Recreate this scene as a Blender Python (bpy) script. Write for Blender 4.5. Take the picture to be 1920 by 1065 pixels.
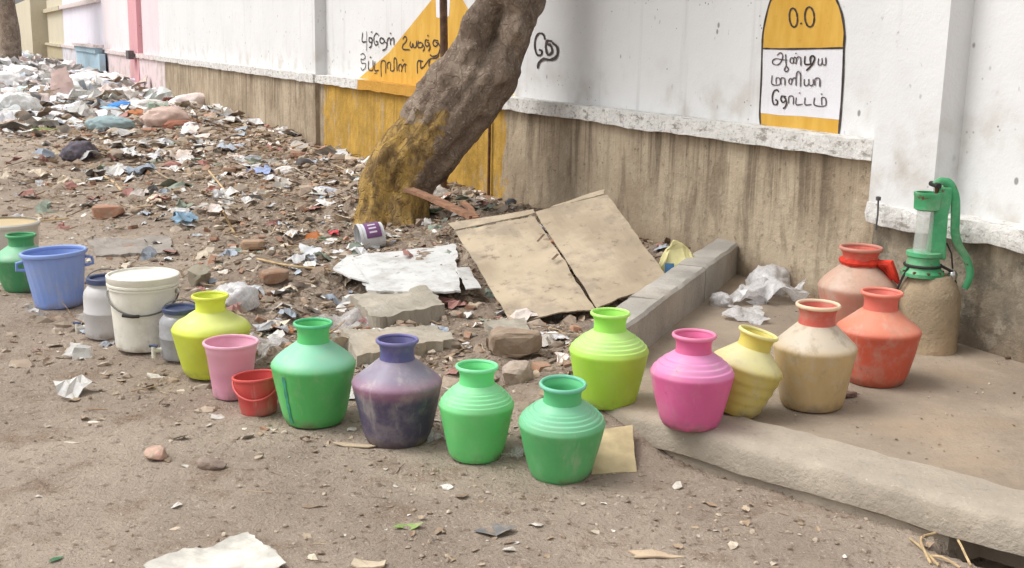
import bpy, math, random
import numpy as np
from mathutils import Vector, Matrix

for o in list(bpy.data.objects): bpy.data.objects.remove(o)
scene = bpy.context.scene
COL = scene.collection
rnd = random.Random(7)
rng = np.random.default_rng(7)

# ------------------------------------------------------------------ camera
F, CX, CY, CAMZ = 2150.0, 960.0, 532.5, 1.5
TH, ROLL = math.atan(452.5/F), 0.020
KF = F/2540.0
R0 = Vector((1, 0, 0)); U0 = Vector((0, math.sin(TH), math.cos(TH))); FW = Vector((0, math.cos(TH), -math.sin(TH)))
RT = math.cos(ROLL)*R0 + math.sin(ROLL)*U0
UP = -math.sin(ROLL)*R0 + math.cos(ROLL)*U0
cam_d = bpy.data.cameras.new('camera'); cam = bpy.data.objects.new('camera', cam_d); COL.objects.link(cam)
cam.matrix_world = Matrix(((RT.x, UP.x, -FW.x, 0), (RT.y, UP.y, -FW.y, 0), (RT.z, UP.z, -FW.z, CAMZ), (0, 0, 0, 1)))
cam_d.sensor_width = 36; cam_d.lens = 36*F/1920; cam_d.clip_start = .05; cam_d.clip_end = 2000
scene.camera = cam

# ------------------------------------------------------------------ world, sun, exposure
SUN_EL, SUN_AZ = math.radians(56), math.radians(268)      # azimuth clockwise from +Y
world = bpy.data.worlds.new('World'); scene.world = world; world.use_nodes = True
wn = world.node_tree; bg = wn.nodes['Background']
sky = wn.nodes.new('ShaderNodeTexSky'); sky.sky_type = 'NISHITA'; sky.sun_disc = False
sky.sun_elevation = SUN_EL; sky.sun_rotation = SUN_AZ; sky.dust_density = 4; sky.air_density = 1.2
hs = wn.nodes.new('ShaderNodeHueSaturation'); hs.inputs['Saturation'].default_value = .10
wn.links.new(sky.outputs[0], hs.inputs['Color']); wn.links.new(hs.outputs[0], bg.inputs['Color'])
bg.inputs['Strength'].default_value = .15
sd = bpy.data.lights.new('sun', 'SUN'); sd.energy = 1.05; sd.angle = math.radians(30); sd.color = (1, .96, .90)
sun = bpy.data.objects.new('sun', sd); COL.objects.link(sun)
sdir = Vector((math.sin(SUN_AZ)*math.cos(SUN_EL), math.cos(SUN_AZ)*math.cos(SUN_EL), math.sin(SUN_EL)))
sun.rotation_euler = sdir.to_track_quat('Z', 'Y').to_euler()
scene.view_settings.view_transform = 'Standard'; scene.view_settings.look = 'None'
scene.view_settings.gamma = 1; scene.view_settings.exposure = .53
scene.render.engine = 'CYCLES'

# ------------------------------------------------------------------ projecting measured directions into the place
def ray(px, py): return ((px-CX)/F)*RT + ((CY-py)/F)*UP + FW
def PZ(px, py, z=0.):
    d = ray(px, py); t = (z-CAMZ)/d.z; return Vector((0, 0, CAMZ)) + d*t
def PD(px, py, depth):
    d = ray(px, py); return Vector((0, 0, CAMZ)) + d*(depth*KF/d.y)
_a = PZ(1780, 640, .1); _b = PZ(330, 190, .1)
WU = (_b-_a); WU.z = 0; WU.normalize(); WN = Vector((-WU.y, WU.x, 0))
if WN.y > 0: WN = -WN
WP = Vector((_a.x, _a.y, 0)) - WN*.10                       # plinth stands .10 proud of the wall face
def wdist(x, y): return (x-WP.x)*WN.x + (y-WP.y)*WN.y
def WL(px, py, off=0.):
    d = ray(px, py); o = Vector((0, 0, CAMZ)); t = (off-(o-WP).dot(WN))/d.dot(WN); p = o+d*t
    return (p-WP).dot(WU), p.z
WMAT = Matrix(((WU.x, WN.x, 0, WP.x), (WU.y, WN.y, 0, WP.y), (0, 0, 1, 0), (0, 0, 0, 1)))

# ------------------------------------------------------------------ noise
def _h(i, j, k, s):
    n = (i*374761393 + j*668265263 + k*2147483647 + s*1274126177) & 0xFFFFFFFF
    n = ((n ^ (n >> 13))*1274126177) & 0xFFFFFFFF
    n = ((n ^ (n >> 16))*2246822519) & 0xFFFFFFFF
    return ((n ^ (n >> 15)) & 0xFFFFFF)/float(0xFFFFFF)
def vnoise(p, s=0):
    p = np.asarray(p, float); i = np.floor(p).astype(np.int64); f = p-i; f = f*f*(3-2*f); r = 0
    for a in (0, 1):
        for b in (0, 1):
            for c in (0, 1):
                w = (f[..., 0] if a else 1-f[..., 0])*(f[..., 1] if b else 1-f[..., 1])*(f[..., 2] if c else 1-f[..., 2])
                r = r + w*_h(i[..., 0]+a, i[..., 1]+b, i[..., 2]+c, s)
    return r*2-1
def fbm(p, sc=1., oc=4, s=0):
    p = np.asarray(p, float)*sc; r = 0; a = .5
    for k in range(oc): r = r + a*vnoise(p, s+k); p = p*2.03+11.7; a *= .5
    return r
def sstep(a, b, x):
    t = np.clip((x-a)/(b-a), 0, 1); return t*t*(3-2*t)

# ------------------------------------------------------------------ materials
def lin(c): return tuple((v/255/12.92 if v/255 <= .04045 else ((v/255+.055)/1.055)**2.4) for v in c)
class NT:
    def __init__(s, name):
        s.m = bpy.data.materials.new(name); s.m.use_nodes = True; s.t = s.m.node_tree
        s.b = s.t.nodes['Principled BSDF']; s.out = s.t.nodes['Material Output']
        s.tc = s.n('ShaderNodeTexCoord')
    def n(s, t, **kw):
        x = s.t.nodes.new(t)
        for k, v in kw.items(): setattr(x, k, v)
        return x
    def set(s, sock, v):
        if isinstance(v, bpy.types.NodeSocket): s.t.links.new(v, sock)
        elif isinstance(v, (tuple, list)) and sock.type == 'RGBA': sock.default_value = tuple(v)+((1,) if len(v) == 3 else ())
        else: sock.default_value = v
    def noise(s, scale, detail=4, rough=.55, vec=None, stretch=None, dist=0):
        v = vec or s.tc.outputs['Object']
        if stretch:
            mp = s.n('ShaderNodeMapping'); s.set(mp.inputs['Vector'], v); mp.inputs['Scale'].default_value = stretch; v = mp.outputs[0]
        x = s.n('ShaderNodeTexNoise'); s.set(x.inputs['Vector'], v); x.inputs['Scale'].default_value = scale
        x.inputs['Detail'].default_value = detail; x.inputs['Roughness'].default_value = rough; x.inputs['Distortion'].default_value = dist
        return x.outputs['Fac']
    def vor(s, scale, stretch=None):
        v = s.tc.outputs['Object']
        if stretch:
            mp = s.n('ShaderNodeMapping'); s.set(mp.inputs['Vector'], v); mp.inputs['Scale'].default_value = stretch; v = mp.outputs[0]
        x = s.n('ShaderNodeTexVoronoi'); s.set(x.inputs['Vector'], v); x.inputs['Scale'].default_value = scale; return x
    def rmp(s, f, a, b, c=0., d=1.):
        x = s.n('ShaderNodeMapRange'); x.interpolation_type = 'SMOOTHSTEP'; s.set(x.inputs['Value'], f)
        for k, v in zip(('From Min', 'From Max', 'To Min', 'To Max'), (a, b, c, d)): s.set(x.inputs[k], v)
        return x.outputs[0]
    def math(s, op, a, b=0.):
        x = s.n('ShaderNodeMath'); x.operation = op; s.set(x.inputs[0], a); s.set(x.inputs[1], b); return x.outputs[0]
    def mix(s, f, a, b, mode='MIX'):
        x = s.n('ShaderNodeMix'); x.data_type = 'RGBA'; x.blend_type = mode
        s.set(x.inputs[0], f); s.set(x.inputs[6], a); s.set(x.inputs[7], b); return x.outputs[2]
    def xyz(s):
        x = s.n('ShaderNodeSeparateXYZ'); s.set(x.inputs[0], s.tc.outputs['Object']); return x.outputs
    def bump(s, h, strength=.4, dist=.02):
        x = s.n('ShaderNodeBump'); x.inputs['Strength'].default_value = strength; x.inputs['Distance'].default_value = dist
        s.set(x.inputs['Height'], h); s.set(s.b.inputs['Normal'], x.outputs[0]); return x.outputs[0]
    def col(s, c): s.set(s.b.inputs['Base Color'], c); return s
    def rough(s, r): s.set(s.b.inputs['Roughness'], r); return s
    def spec(s, v): s.b.inputs['Specular IOR Level'].default_value = v; return s

def simple(name, rgb, rough=.6, var=.25, scale=12, bump=.15, metal=0., spec=.4):
    t = NT(name); c = lin(rgb); d = tuple(v*(1-var) for v in c); e = tuple(min(1, v*(1+var*.5)) for v in c)
    t.col(t.mix(t.rmp(t.noise(scale, 5), .3, .7), d, e)).rough(rough).spec(spec)
    t.b.inputs['Metallic'].default_value = metal
    if bump: t.bump(t.noise(scale*3, 4), bump, .01)
    return t.m

def wall_paint(name, rgb, dirt=(150, 145, 140), amount=.35, specks=True):
    t = NT(name); c = lin(rgb); z = t.xyz()[2]
    a = t.mix(t.rmp(t.noise(.8, 5), .35, .75), c, tuple(v*.93 for v in c))
    a = t.mix(t.math('MULTIPLY', t.rmp(t.noise(1.2, 5, .6, stretch=(6, 6, .35)), .55, .85), amount), a, lin(dirt))
    lo = t.math('MULTIPLY', t.rmp(z, .9, 1.6, 1, 0), t.rmp(t.noise(3, 6), .45, .72))
    a = t.mix(t.math('MULTIPLY', lo, amount*1.3), a, lin((165, 155, 140)))
    if specks:
        v = t.vor(8, (1, 1, .7)); f = t.math('MULTIPLY', t.rmp(v.outputs['Distance'], .07, .13, 1, 0), t.rmp(t.noise(2.3, 3), .44, .56))
        v2 = t.vor(21); f = t.math('MAXIMUM', f, t.math('MULTIPLY', t.rmp(v2.outputs['Distance'], .10, .16, 1, 0), t.rmp(t.noise(3.1, 4), .52, .62)))
        a = t.mix(t.math('MULTIPLY', f, .7), a, lin((95, 88, 82)))
        f2 = t.math('MULTIPLY', t.rmp(t.noise(26, 3, .6, stretch=(1, 1, .5)), .66, .72), t.rmp(t.noise(1.7, 3), .5, .62))
        a = t.mix(t.math('MULTIPLY', f2, .5), a, lin((128, 118, 108)))
    t.col(a).rough(.8).spec(.25)
    h = t.math('ADD', t.math('MULTIPLY', t.noise(5, 5), 1.), t.math('MULTIPLY', t.noise(60, 4), .25)); t.bump(h, .35, .02)
    return t.m

def plinth_mat(name, base, dark, ua=None, ub=None, paint=(196, 156, 72), moss=0.):
    t = NT(name); x, y, z = t.xyz(); c = lin(base); d = lin(dark)
    big = t.noise(1.3, 6, .62); med = t.noise(5, 7, .68); fin = t.noise(24, 6, .7); st = t.noise(2.4, 6, .66, stretch=(2.6, 2.6, .7), dist=.4)
    a = t.mix(t.rmp(big, .36, .64), d, c)
    a = t.mix(t.math('MULTIPLY', t.rmp(med, .48, .66), .6), a, lin((184, 170, 148)))
    a = t.mix(t.math('MULTIPLY', t.rmp(st, .52, .36), .55), a, lin((112, 98, 82)))
    # run-off stains hanging from under the ledge
    dr = t.noise(1.5, 6, .68, stretch=(7, 7, .22)); hang = t.rmp(t.math('ADD', z, t.math('MULTIPLY', med, .5)), .45, 1.05)
    a = t.mix(t.math('MULTIPLY', t.math('MULTIPLY', t.rmp(dr, .48, .66), hang), .7), a, lin((92, 80, 66)))
    a = t.mix(t.math('MULTIPLY', t.math('MULTIPLY', t.rmp(dr, .42, .3), hang), .5), a, lin((204, 192, 168)))
    # splashed mud near the ground, pits
    a = t.mix(t.math('MULTIPLY', t.rmp(t.math('ADD', z, t.math('MULTIPLY', med, .25)), .42, .16), .6), a, lin((134, 114, 94)))
    a = t.mix(t.math('MULTIPLY', t.rmp(fin, .58, .68), .6), a, lin((98, 86, 74)))
    if moss:
        a = t.mix(t.math('MULTIPLY', t.rmp(t.noise(3.5, 8, .72), .42, .58), moss), a, lin((96, 93, 84))); a = t.mix(t.math('MULTIPLY', t.rmp(t.noise(8, 7, .7), .52, .62), moss*.6), a, lin((176, 168, 152)))
    if ua is not None:
        n = t.math('MULTIPLY', t.math('SUBTRACT', t.noise(3, 6, .7, stretch=(1, 1, .5)), .5), .9)
        u = t.math('ADD', x, n)
        m = t.math('MULTIPLY', t.rmp(u, ua-.02, ua+.04), t.rmp(u, ub-.04, ub+.02, 1, 0))
        m = t.math('MULTIPLY', m, t.rmp(t.noise(4, 7, .7, stretch=(2, 2, .7)), .34, .46, .2, .95))
        y2 = t.mix(t.rmp(med, .35, .68), tuple(v*.7 for v in lin(paint)), lin(paint))
        y2 = t.mix(t.math('MULTIPLY', t.rmp(dr, .5, .66), .5), y2, lin((140, 108, 56)))
        a = t.mix(m, a, y2)
    t.col(a).rough(.92).spec(.12)
    h = t.math('ADD', t.noise(9, 7, .68), t.math('MULTIPLY', fin, .4)); t.bump(h, .65, .03)
    return t.m

def ledge_mat(name, rgb, ua=None, ub=None):
    t = NT(name); x, y, z = t.xyz(); c = lin(rgb)
    a = t.mix(t.rmp(t.noise(7, 6, .65), .35, .65), tuple(v*.86 for v in c), c)
    a = t.mix(t.math('MULTIPLY', t.rmp(t.noise(14, 7, .72, stretch=(.7, 1, 1.6)), .52, .64), .8), a, lin((132, 125, 116)))
    a = t.mix(t.math('MULTIPLY', t.rmp(t.noise(40, 5, .7), .54, .66), .5), a, lin((104, 96, 88)))
    if ua is not None:
        u = t.math('ADD', x, t.math('MULTIPLY', t.math('SUBTRACT', t.noise(5, 4), .5), .4))
        m = t.math('MULTIPLY', t.rmp(u, ua-.02, ua+.05), t.rmp(u, ub-.05, ub+.02, 1, 0))
        a = t.mix(m, a, t.mix(t.noise(6, 5), lin((176, 130, 58)), lin((208, 158, 70))))
    t.col(a).rough(.85).spec(.2); t.bump(t.noise(22, 6, .65), .6, .03); return t.m

def dirt_mat():
    t = NT('dirt_ground')
    a = t.mix(t.rmp(t.noise(.9, 6, .6), .35, .68), lin((158, 143, 129)), lin((184, 168, 152)))
    a = t.mix(t.math('MULTIPLY', t.rmp(t.noise(.55, 5, .6), .48, .66), .45), a, lin((140, 125, 111)))
    a = t.mix(t.math('MULTIPLY', t.rmp(t.noise(3.5, 6, .65), .52, .7), .7), a, lin((134, 112, 94)))
    a = t.mix(t.math('MULTIPLY', t.rmp(t.noise(26, 5, .65), .54, .68), .7), a, lin((112, 95, 80)))
    a = t.mix(t.math('MULTIPLY', t.rmp(t.noise(60, 4, .6), .6, .7), .75), a, lin((206, 193, 177)))
    v = t.vor(75); sp = t.math('MULTIPLY', t.rmp(v.outputs['Distance'], .18, .26, 1, 0), t.rmp(t.noise(7, 3), .5, .6))
    a = t.mix(t.math('MULTIPLY', sp, .6), a, lin((196, 182, 164)))
    # darker humus and litter dust in the rubble strip
    at = t.n('ShaderNodeAttribute'); at.attribute_name = 'rubble'
    r = t.math('MULTIPLY', at.outputs['Fac'], t.rmp(t.noise(4, 6, .65), .3, .62))
    a = t.mix(t.math('MULTIPLY', r, .55), a, lin((132, 116, 101)))
    a = t.mix(t.math('MULTIPLY', t.math('MULTIPLY', at.outputs['Fac'], t.rmp(t.noise(18, 6, .7), .5, .64)), .5), a, lin((98, 84, 72)))
    t.col(a).rough(.95).spec(.12)
    h = t.math('ADD', t.noise(16, 7, .68), t.math('MULTIPLY', t.noise(90, 5, .65), .5)); t.bump(h, .9, .035); return t.m

def concrete_mat(name, rgb, sand=.4, dark=.5):
    t = NT(name); c = lin(rgb)
    a = t.mix(t.rmp(t.noise(2.5, 6, .62), .35, .68), tuple(v*.8 for v in c), tuple(min(1, v*1.08) for v in c))
    a = t.mix(t.math('MULTIPLY', t.rmp(t.noise(1.3, 5, .6), .5, .72), sand), a, lin((170, 143, 112)))
    a = t.mix(t.math('MULTIPLY', t.rmp(t.noise(34, 6, .7), .56, .7), dark), a, tuple(v*.5 for v in c))
    a = t.mix(t.math('MULTIPLY', t.rmp(t.noise(55, 4, .7), .62, .7), .5), a, tuple(min(1, v*1.4) for v in c))
    t.col(a).rough(.9).spec(.15); h = t.math('ADD', t.noise(12, 6, .65), t.math('MULTIPLY', t.noise(80, 4), .4)); t.bump(h, .55, .02); return t.m

def pot_mat(name, low, high, lev, soft=.03, dust=.25, dustc=(206, 198, 184), trans=.2, rough=.42, mottle=0., band=None):
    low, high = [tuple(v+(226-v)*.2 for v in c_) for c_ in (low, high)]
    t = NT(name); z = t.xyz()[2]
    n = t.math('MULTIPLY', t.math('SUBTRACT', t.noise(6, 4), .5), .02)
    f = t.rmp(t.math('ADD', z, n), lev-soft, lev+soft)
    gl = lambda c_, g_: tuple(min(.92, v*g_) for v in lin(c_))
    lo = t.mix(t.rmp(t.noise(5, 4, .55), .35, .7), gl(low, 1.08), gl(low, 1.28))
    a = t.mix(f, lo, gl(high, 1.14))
    if band:
        b = t.math('MULTIPLY', t.rmp(z, lev-.05, lev-.005), t.rmp(z, lev+.005, lev+.05, 1, 0)); a = t.mix(t.math('MULTIPLY', b, .75), a, lin(band))
    d = t.math('MULTIPLY', t.rmp(t.noise(9, 6, .68), .45, .68), dust); a = t.mix(d, a, lin(dustc))
    # dried mud splashed on the foot
    d2 = t.math('MULTIPLY', t.rmp(z, .005, .055, 1, 0), t.rmp(t.noise(14, 5, .65), .38, .6)); a = t.mix(t.math('MULTIPLY', d2, .55), a, lin((140, 120, 100)))
    if mottle:
        a = t.mix(t.math('MULTIPLY', t.rmp(t.noise(17, 6, .7, stretch=(1, 1, .6)), .5, .66), mottle), a, lin((168, 148, 120)))
    dp = t.noise(22, 4, .6, stretch=(1, 1, .12)); a = t.mix(t.math('MULTIPLY', t.math('MULTIPLY', t.rmp(dp, .55, .68), t.rmp(t.noise(3.5, 3), .45, .6)), .30), a, lin((206, 200, 184)))
    gs_ = t.math('MULTIPLY', t.rmp(t.noise(30, 6, .72), .6, .68), t.rmp(t.noise(4, 3), .45, .6)); a = t.mix(t.math('MULTIPLY', gs_, .35), a, lin((120, 108, 92)))
    sc = t.noise(40, 3, .6, stretch=(1, 1, .08)); a = t.mix(t.math('MULTIPLY', t.rmp(sc, .64, .74), .10), a, lin((225, 222, 214)))
    t.col(a).spec(.45); t.set(t.b.inputs['Roughness'], t.rmp(t.noise(11, 5), .3, .7, rough-.08, rough+.18))
    t.bump(t.noise(8, 3), .12, .02)
    if trans:
        tr = t.n('ShaderNodeBsdfTranslucent'); t.set(tr.inputs[0], a); mx = t.n('ShaderNodeMixShader'); mx.inputs[0].default_value = trans
        t.t.links.new(t.b.outputs[0], mx.inputs[1]); t.t.links.new(tr.outputs[0], mx.inputs[2]); t.t.links.new(mx.outputs[0], t.out.inputs[0])
    return t.m

def film_mat(name, rgb, alpha=.55, rough=.25):
    t = NT(name); c = lin(rgb); t.col(t.mix(t.noise(14, 5), tuple(v*.8 for v in c), c)).rough(rough).spec(.6)
    tp = t.n('ShaderNodeBsdfTransparent'); tr = t.n('ShaderNodeBsdfTranslucent'); t.set(tr.inputs[0], c)
    m1 = t.n('ShaderNodeMixShader'); m1.inputs[0].default_value = .3; m2 = t.n('ShaderNodeMixShader'); t.set(m2.inputs[0], t.rmp(t.noise(9, 5, .6), .3, .7, alpha-.15, min(1, alpha+.2)))
    L = t.t.links; L.new(t.b.outputs[0], m1.inputs[1]); L.new(tr.outputs[0], m1.inputs[2]); L.new(tp.outputs[0], m2.inputs[1]); L.new(m1.outputs[0], m2.inputs[2]); L.new(m2.outputs[0], t.out.inputs[0])
    return t.m

def debris_mat(name='debris', dust=.75, dark=.25):
    t = NT(name); at = t.n('ShaderNodeAttribute'); at.attribute_name = 'Col'; c = at.outputs['Color']
    geo = t.n('ShaderNodeNewGeometry')
    a = t.mix(t.math('MULTIPLY', t.rmp(t.noise(24, 5, .65, vec=geo.outputs['Position']), .4, .66), dust), c, lin((160, 144, 127)))
    a = t.mix(t.math('MULTIPLY', t.rmp(t.noise(60, 4, .65, vec=geo.outputs['Position']), .57, .7), dark), a, lin((104, 90, 78)))
    t.col(a).rough(.85).spec(.2); t.bump(t.noise(55, 5, .65, vec=geo.outputs['Position']), .5, .01); return t.m

M = {}
M['debris'] = debris_mat(); M['litter'] = debris_mat('plastic_and_paper', .22, .18)

# ------------------------------------------------------------------ mesh helpers
def mesh_np(name, V, Fc, C=None, smooth=False):
    """Fc: list of faces or an (n,3) array"""
    me = bpy.data.meshes.new(name)
    if isinstance(Fc, np.ndarray):
        V = np.asarray(V, np.float32); n = len(Fc); k = Fc.shape[1]
        me.vertices.add(len(V)); me.vertices.foreach_set('co', V.ravel())
        me.loops.add(n*k); me.loops.foreach_set('vertex_index', Fc.astype(np.int32).ravel())
        me.polygons.add(n); me.polygons.foreach_set('loop_start', np.arange(0, n*k, k, dtype=np.int32))
        me.update(calc_edges=True)
    else:
        me.from_pydata([tuple(v) for v in V], [], Fc); me.update()
    me.polygons.foreach_set('use_smooth', np.full(len(me.polygons), bool(smooth)))
    if C is not None:
        at = me.attributes.new('Col', 'FLOAT_COLOR', 'POINT'); c4 = np.ones((len(me.vertices), 4), np.float32); c4[:, :3] = C
        at.data.foreach_set('color', c4.ravel())
    return me
def link(name, me, mat=None, parent=None):
    o = bpy.data.objects.new(name, me); COL.objects.link(o)
    if mat is not None and me is not None and not me.materials: me.materials.append(mat)
    if parent is not None: o.parent = parent
    return o
def tag(o, label, cat, group=None, kind=None):
    if label: o['label'] = label
    if cat: o['category'] = cat
    if group: o['group'] = group
    if kind: o['kind'] = kind
    return o
def thing(name, label, cat, loc=(0, 0, 0), rot=(0, 0, 0), group=None):
    o = bpy.data.objects.new(name, None); COL.objects.link(o); o.location = loc; o.rotation_euler = rot
    return tag(o, label, cat, group)

class MB:
    def __init__(s): s.v = []; s.f = []
    def add(s, V, Fc):
        b = len(s.v); s.v += [tuple(v) for v in V]; s.f += [tuple(i+b for i in f) for f in Fc]; return s
    def box(s, x0, x1, y0, y1, z0, z1):
        return s.add([(x0, y0, z0), (x1, y0, z0), (x1, y1, z0), (x0, y1, z0), (x0, y0, z1), (x1, y0, z1), (x1, y1, z1), (x0, y1, z1)],
                     [(0, 3, 2, 1), (4, 5, 6, 7), (0, 1, 5, 4), (1, 2, 6, 5), (2, 3, 7, 6), (3, 0, 4, 7)])
    def lathe(s, prof, seg=40, mod=None, c=(0, 0, 0), closed=False, cap=True):
        V = []; Fc = []; n = len(prof)
        for i, (r, z) in enumerate(prof):
            for k in range(seg):
                a = 2*math.pi*k/seg; rr = r*(mod(a, z, i) if mod else 1)
                V.append((c[0]+rr*math.cos(a), c[1]+rr*math.sin(a), c[2]+z))
        for i in range(n-1 if not closed else n):
            j = (i+1) % n
            for k in range(seg): Fc.append((i*seg+k, i*seg+(k+1) % seg, j*seg+(k+1) % seg, j*seg+k))
        if not closed and cap:
            if prof[0][0] > 1e-6: Fc.append(tuple(reversed(range(seg))))
            if prof[-1][0] > 1e-6: Fc.append(tuple((n-1)*seg+k for k in range(seg)))
        return s.add(V, Fc)
    def tube(s, pts, r, seg=8, cap=True, flat=1.):
        pts = [Vector(p) for p in pts]; n = len(pts); rs = r if isinstance(r, (list, tuple)) else [r]*n
        V = []; Fc = []; ref = None
        for i, p in enumerate(pts):
            t = (pts[min(i+1, n-1)]-pts[max(i-1, 0)]).normalized()
            if ref is None: ref = Vector((0, 1, 0)) if abs(t.y) < .9 else Vector((1, 0, 0))
            a = (ref-t*ref.dot(t)).normalized(); b = t.cross(a); ref = a
            for k in range(seg):
                w = 2*math.pi*k/seg; V.append(p + a*rs[i]*math.cos(w)*flat + b*rs[i]*math.sin(w))
        for i in range(n-1):
            for k in range(seg): Fc.append((i*seg+k, i*seg+(k+1) % seg, (i+1)*seg+(k+1) % seg, (i+1)*seg+k))
        if cap: Fc += [tuple(reversed(range(seg))), tuple((n-1)*seg+k for k in range(seg))]
        return s.add(V, Fc)
    def torus(s, c, R, r, seg=40, ts=10, squash=1.):
        return s.lathe([(R+r*math.cos(2*math.pi*k/ts), r*squash*math.sin(2*math.pi*k/ts)) for k in range(ts)], seg, c=c, closed=True)
    def prism(s, poly, z0, z1):
        n = len(poly); V = [(p[0], p[1], z0) for p in poly]+[(p[0], p[1], z1) for p in poly]
        return s.add(V, [tuple(reversed(range(n))), tuple(range(n, 2*n))]+[(i, (i+1) % n, n+(i+1) % n, n+i) for i in range(n)])
    def build(s, name, mat, parent=None, smooth=False):
        me = mesh_np(name, s.v, s.f); o = link(name, me, mat, parent)
        if smooth:
            me.polygons.foreach_set('use_smooth', np.ones(len(me.polygons), bool)); me.set_sharp_from_angle(angle=math.radians(42))
        return o

def crom(pts, n=6):
    pts = [np.array(p, float) for p in pts]
    if len(pts) < 3: return pts
    P = [2*pts[0]-pts[1]]+pts+[2*pts[-1]-pts[-2]]; out = []
    for i in range(1, len(P)-2):
        for k in range(n):
            t = k/n; a, b, c, d = P[i-1], P[i], P[i+1], P[i+2]
            out.append(.5*((2*b)+(c-a)*t+(2*a-5*b+4*c-d)*t*t+(3*b-a-3*c+d)*t**3))
    out.append(pts[-1]); return out

# ------------------------------------------------------------------ ground height
KA = PZ(1190, 835, 0); KB = PZ(1920, 1055, 0)               # foot of the front kerb
KD = (KB-KA); KD.z = 0; KD.normalize(); KN = Vector((KD.y, -KD.x, 0))
if KN.y > 0: KN = -KN                                        # KN points out of the platform, to the camera
_p1 = PZ(1238, 563, .3); _p2 = PZ(1360, 474, .3)              # right-hand top edge of the side kerb
LD = _p2-_p1; LD.z = 0; LD.normalize(); LA = Vector((_p1.x, _p1.y, 0))-LD*.56
_tt = (.09-(LA-WP).dot(WN))/LD.dot(WN); LB = LA+LD*_tt
LN = Vector((-LD.y, LD.x, 0))     # points left, out of the platform
_cb = PD(1030, 510, 7.7); CBX, CBY = _cb.x, _cb.y
def platform_in(x, y):
    a = (x-KA.x)*KN.x+(y-KA.y)*KN.y; b = (x-LA.x)*LN.x+(y-LA.y)*LN.y
    return np.minimum(-a, -b)
# where the inner line of the front kerb meets the line of the side kerb
_q = KA-KN*.1; _den = KD.x*LD.y-KD.y*LD.x; _w = LA+LN*.02-_q
PC = _q+KD*((_w.x*LD.y-_w.y*LD.x)/_den)
DRAIN = (PZ(1805, 1014, 0)-KA).dot(KD)
def rubble_mask(x, y):
    d = wdist(x, y); wob = fbm(np.stack([x, y, 0*x], -1), .7, 3, 5)*.9
    m = sstep(3.75, 2.7, d+wob)*sstep(4.2, 5.1, y)
    return m*sstep(0.02, -.12, platform_in(x, y))
def heap_mask(x, y):
    u = (x-WP.x)*WU.x+(y-WP.y)*WU.y; d = wdist(x, y)
    return sstep(13, 24, u)*sstep(6.5, 3.2, d)*sstep(85, 55, u)*(.25+.75*sstep(.6, 2.6, d))
def H(x, y):
    x = np.asarray(x, float); y = np.asarray(y, float); p = np.stack([x, y, 0*x], -1)
    m = rubble_mask(x, y); d = wdist(x, y); u_ = (x-WP.x)*WU.x+(y-WP.y)*WU.y
    m = m*(1-.85*np.exp(-((x-CBX)**2+(y-CBY)**2)/.6**2))
    h = .012*fbm(p, 1.3, 3, 1)+.014*fbm(p, 6, 3, 2)+.009*fbm(p, 22, 2, 21)
    h = h + m*(.05+.07*sstep(2.6, .6, d)+.12*fbm(p, 1.1, 4, 3)+.06*fbm(p, 5, 3, 4)+.03*np.abs(fbm(p, 14, 3, 6)))
    h = h + heap_mask(x, y)*sstep(14, 40, u_)*(.30+.42*fbm(p, .5, 4, 8)+.25*np.abs(fbm(p, 1.7, 3, 9)))
    q = platform_in(x, y); h = np.where(q > .15, -.06, h)
    # groove worn along the kerb foot and the drain mouth near the frame's corner
    a = (x-KA.x)*KN.x+(y-KA.y)*KN.y; s = (x-KA.x)*KD.x+(y-KA.y)*KD.y
    g = sstep(.032, .012, np.abs(a+.004))*sstep(.0, .15, s)
    h = h - .035*g*(1-m)
    L = DRAIN; dc = np.hypot(x-PC.x, y-PC.y); h = h + .11*sstep(.62, .10, dc)*(q < .15)
    h = h - .22*sstep(L-.06, L+.03, s)*sstep(L+.62, L+.5, s)*sstep(.13, .10, a)*sstep(-.3, -.2, a)
    return h
def H1(x, y): return float(H(np.array([x]), np.array([y]))[0])
def G(px, py, lift=0.):
    z = 0.
    for _ in range(9):
        p = PZ(px, py, z); z = .4*z+.6*H1(p.x, p.y)
    p = PZ(px, py, z); return Vector((p.x, p.y, H1(p.x, p.y)+lift))

def axis(a, b, parts):
    r = [a]
    for (to, st) in parts:
        n = max(1, int(round((to-r[-1])/st))); r += list(np.linspace(r[-1], to, n+1)[1:])
    return np.array(r)
gx = axis(-400, 0, [(-60, 30), (-20, 4), (-9, .25), (-3.6, .08), (2.4, .028), (4, .12), (20, 2), (400, 30)])
gy = axis(-300, 0, [(0, 30), (2.3, .4), (7.5, .026), (14, .05), (24, .12), (60, .5), (120, 6), (600, 40)])
X, Y = np.meshgrid(gx, gy); Z = H(X, Y)
nx, ny = len(gx), len(gy)
idx = np.arange(nx*ny).reshape(ny, nx)
quads = np.stack([idx[:-1, :-1], idx[:-1, 1:], idx[1:, 1:], idx[1:, :-1]], -1).reshape(-1, 4)
gm = mesh_np('ground', np.stack([X, Y, Z], -1).reshape(-1, 3), quads, smooth=True)
at = gm.attributes.new('rubble', 'FLOAT', 'POINT'); at.data.foreach_set('value', np.maximum(rubble_mask(X, Y), .6*heap_mask(X, Y)).ravel().astype(np.float32))
M['dirt'] = dirt_mat()
tag(link('ground', gm, M['dirt']), 'bare brown dirt ground with grit and a rubble strip', None, kind='structure')

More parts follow.
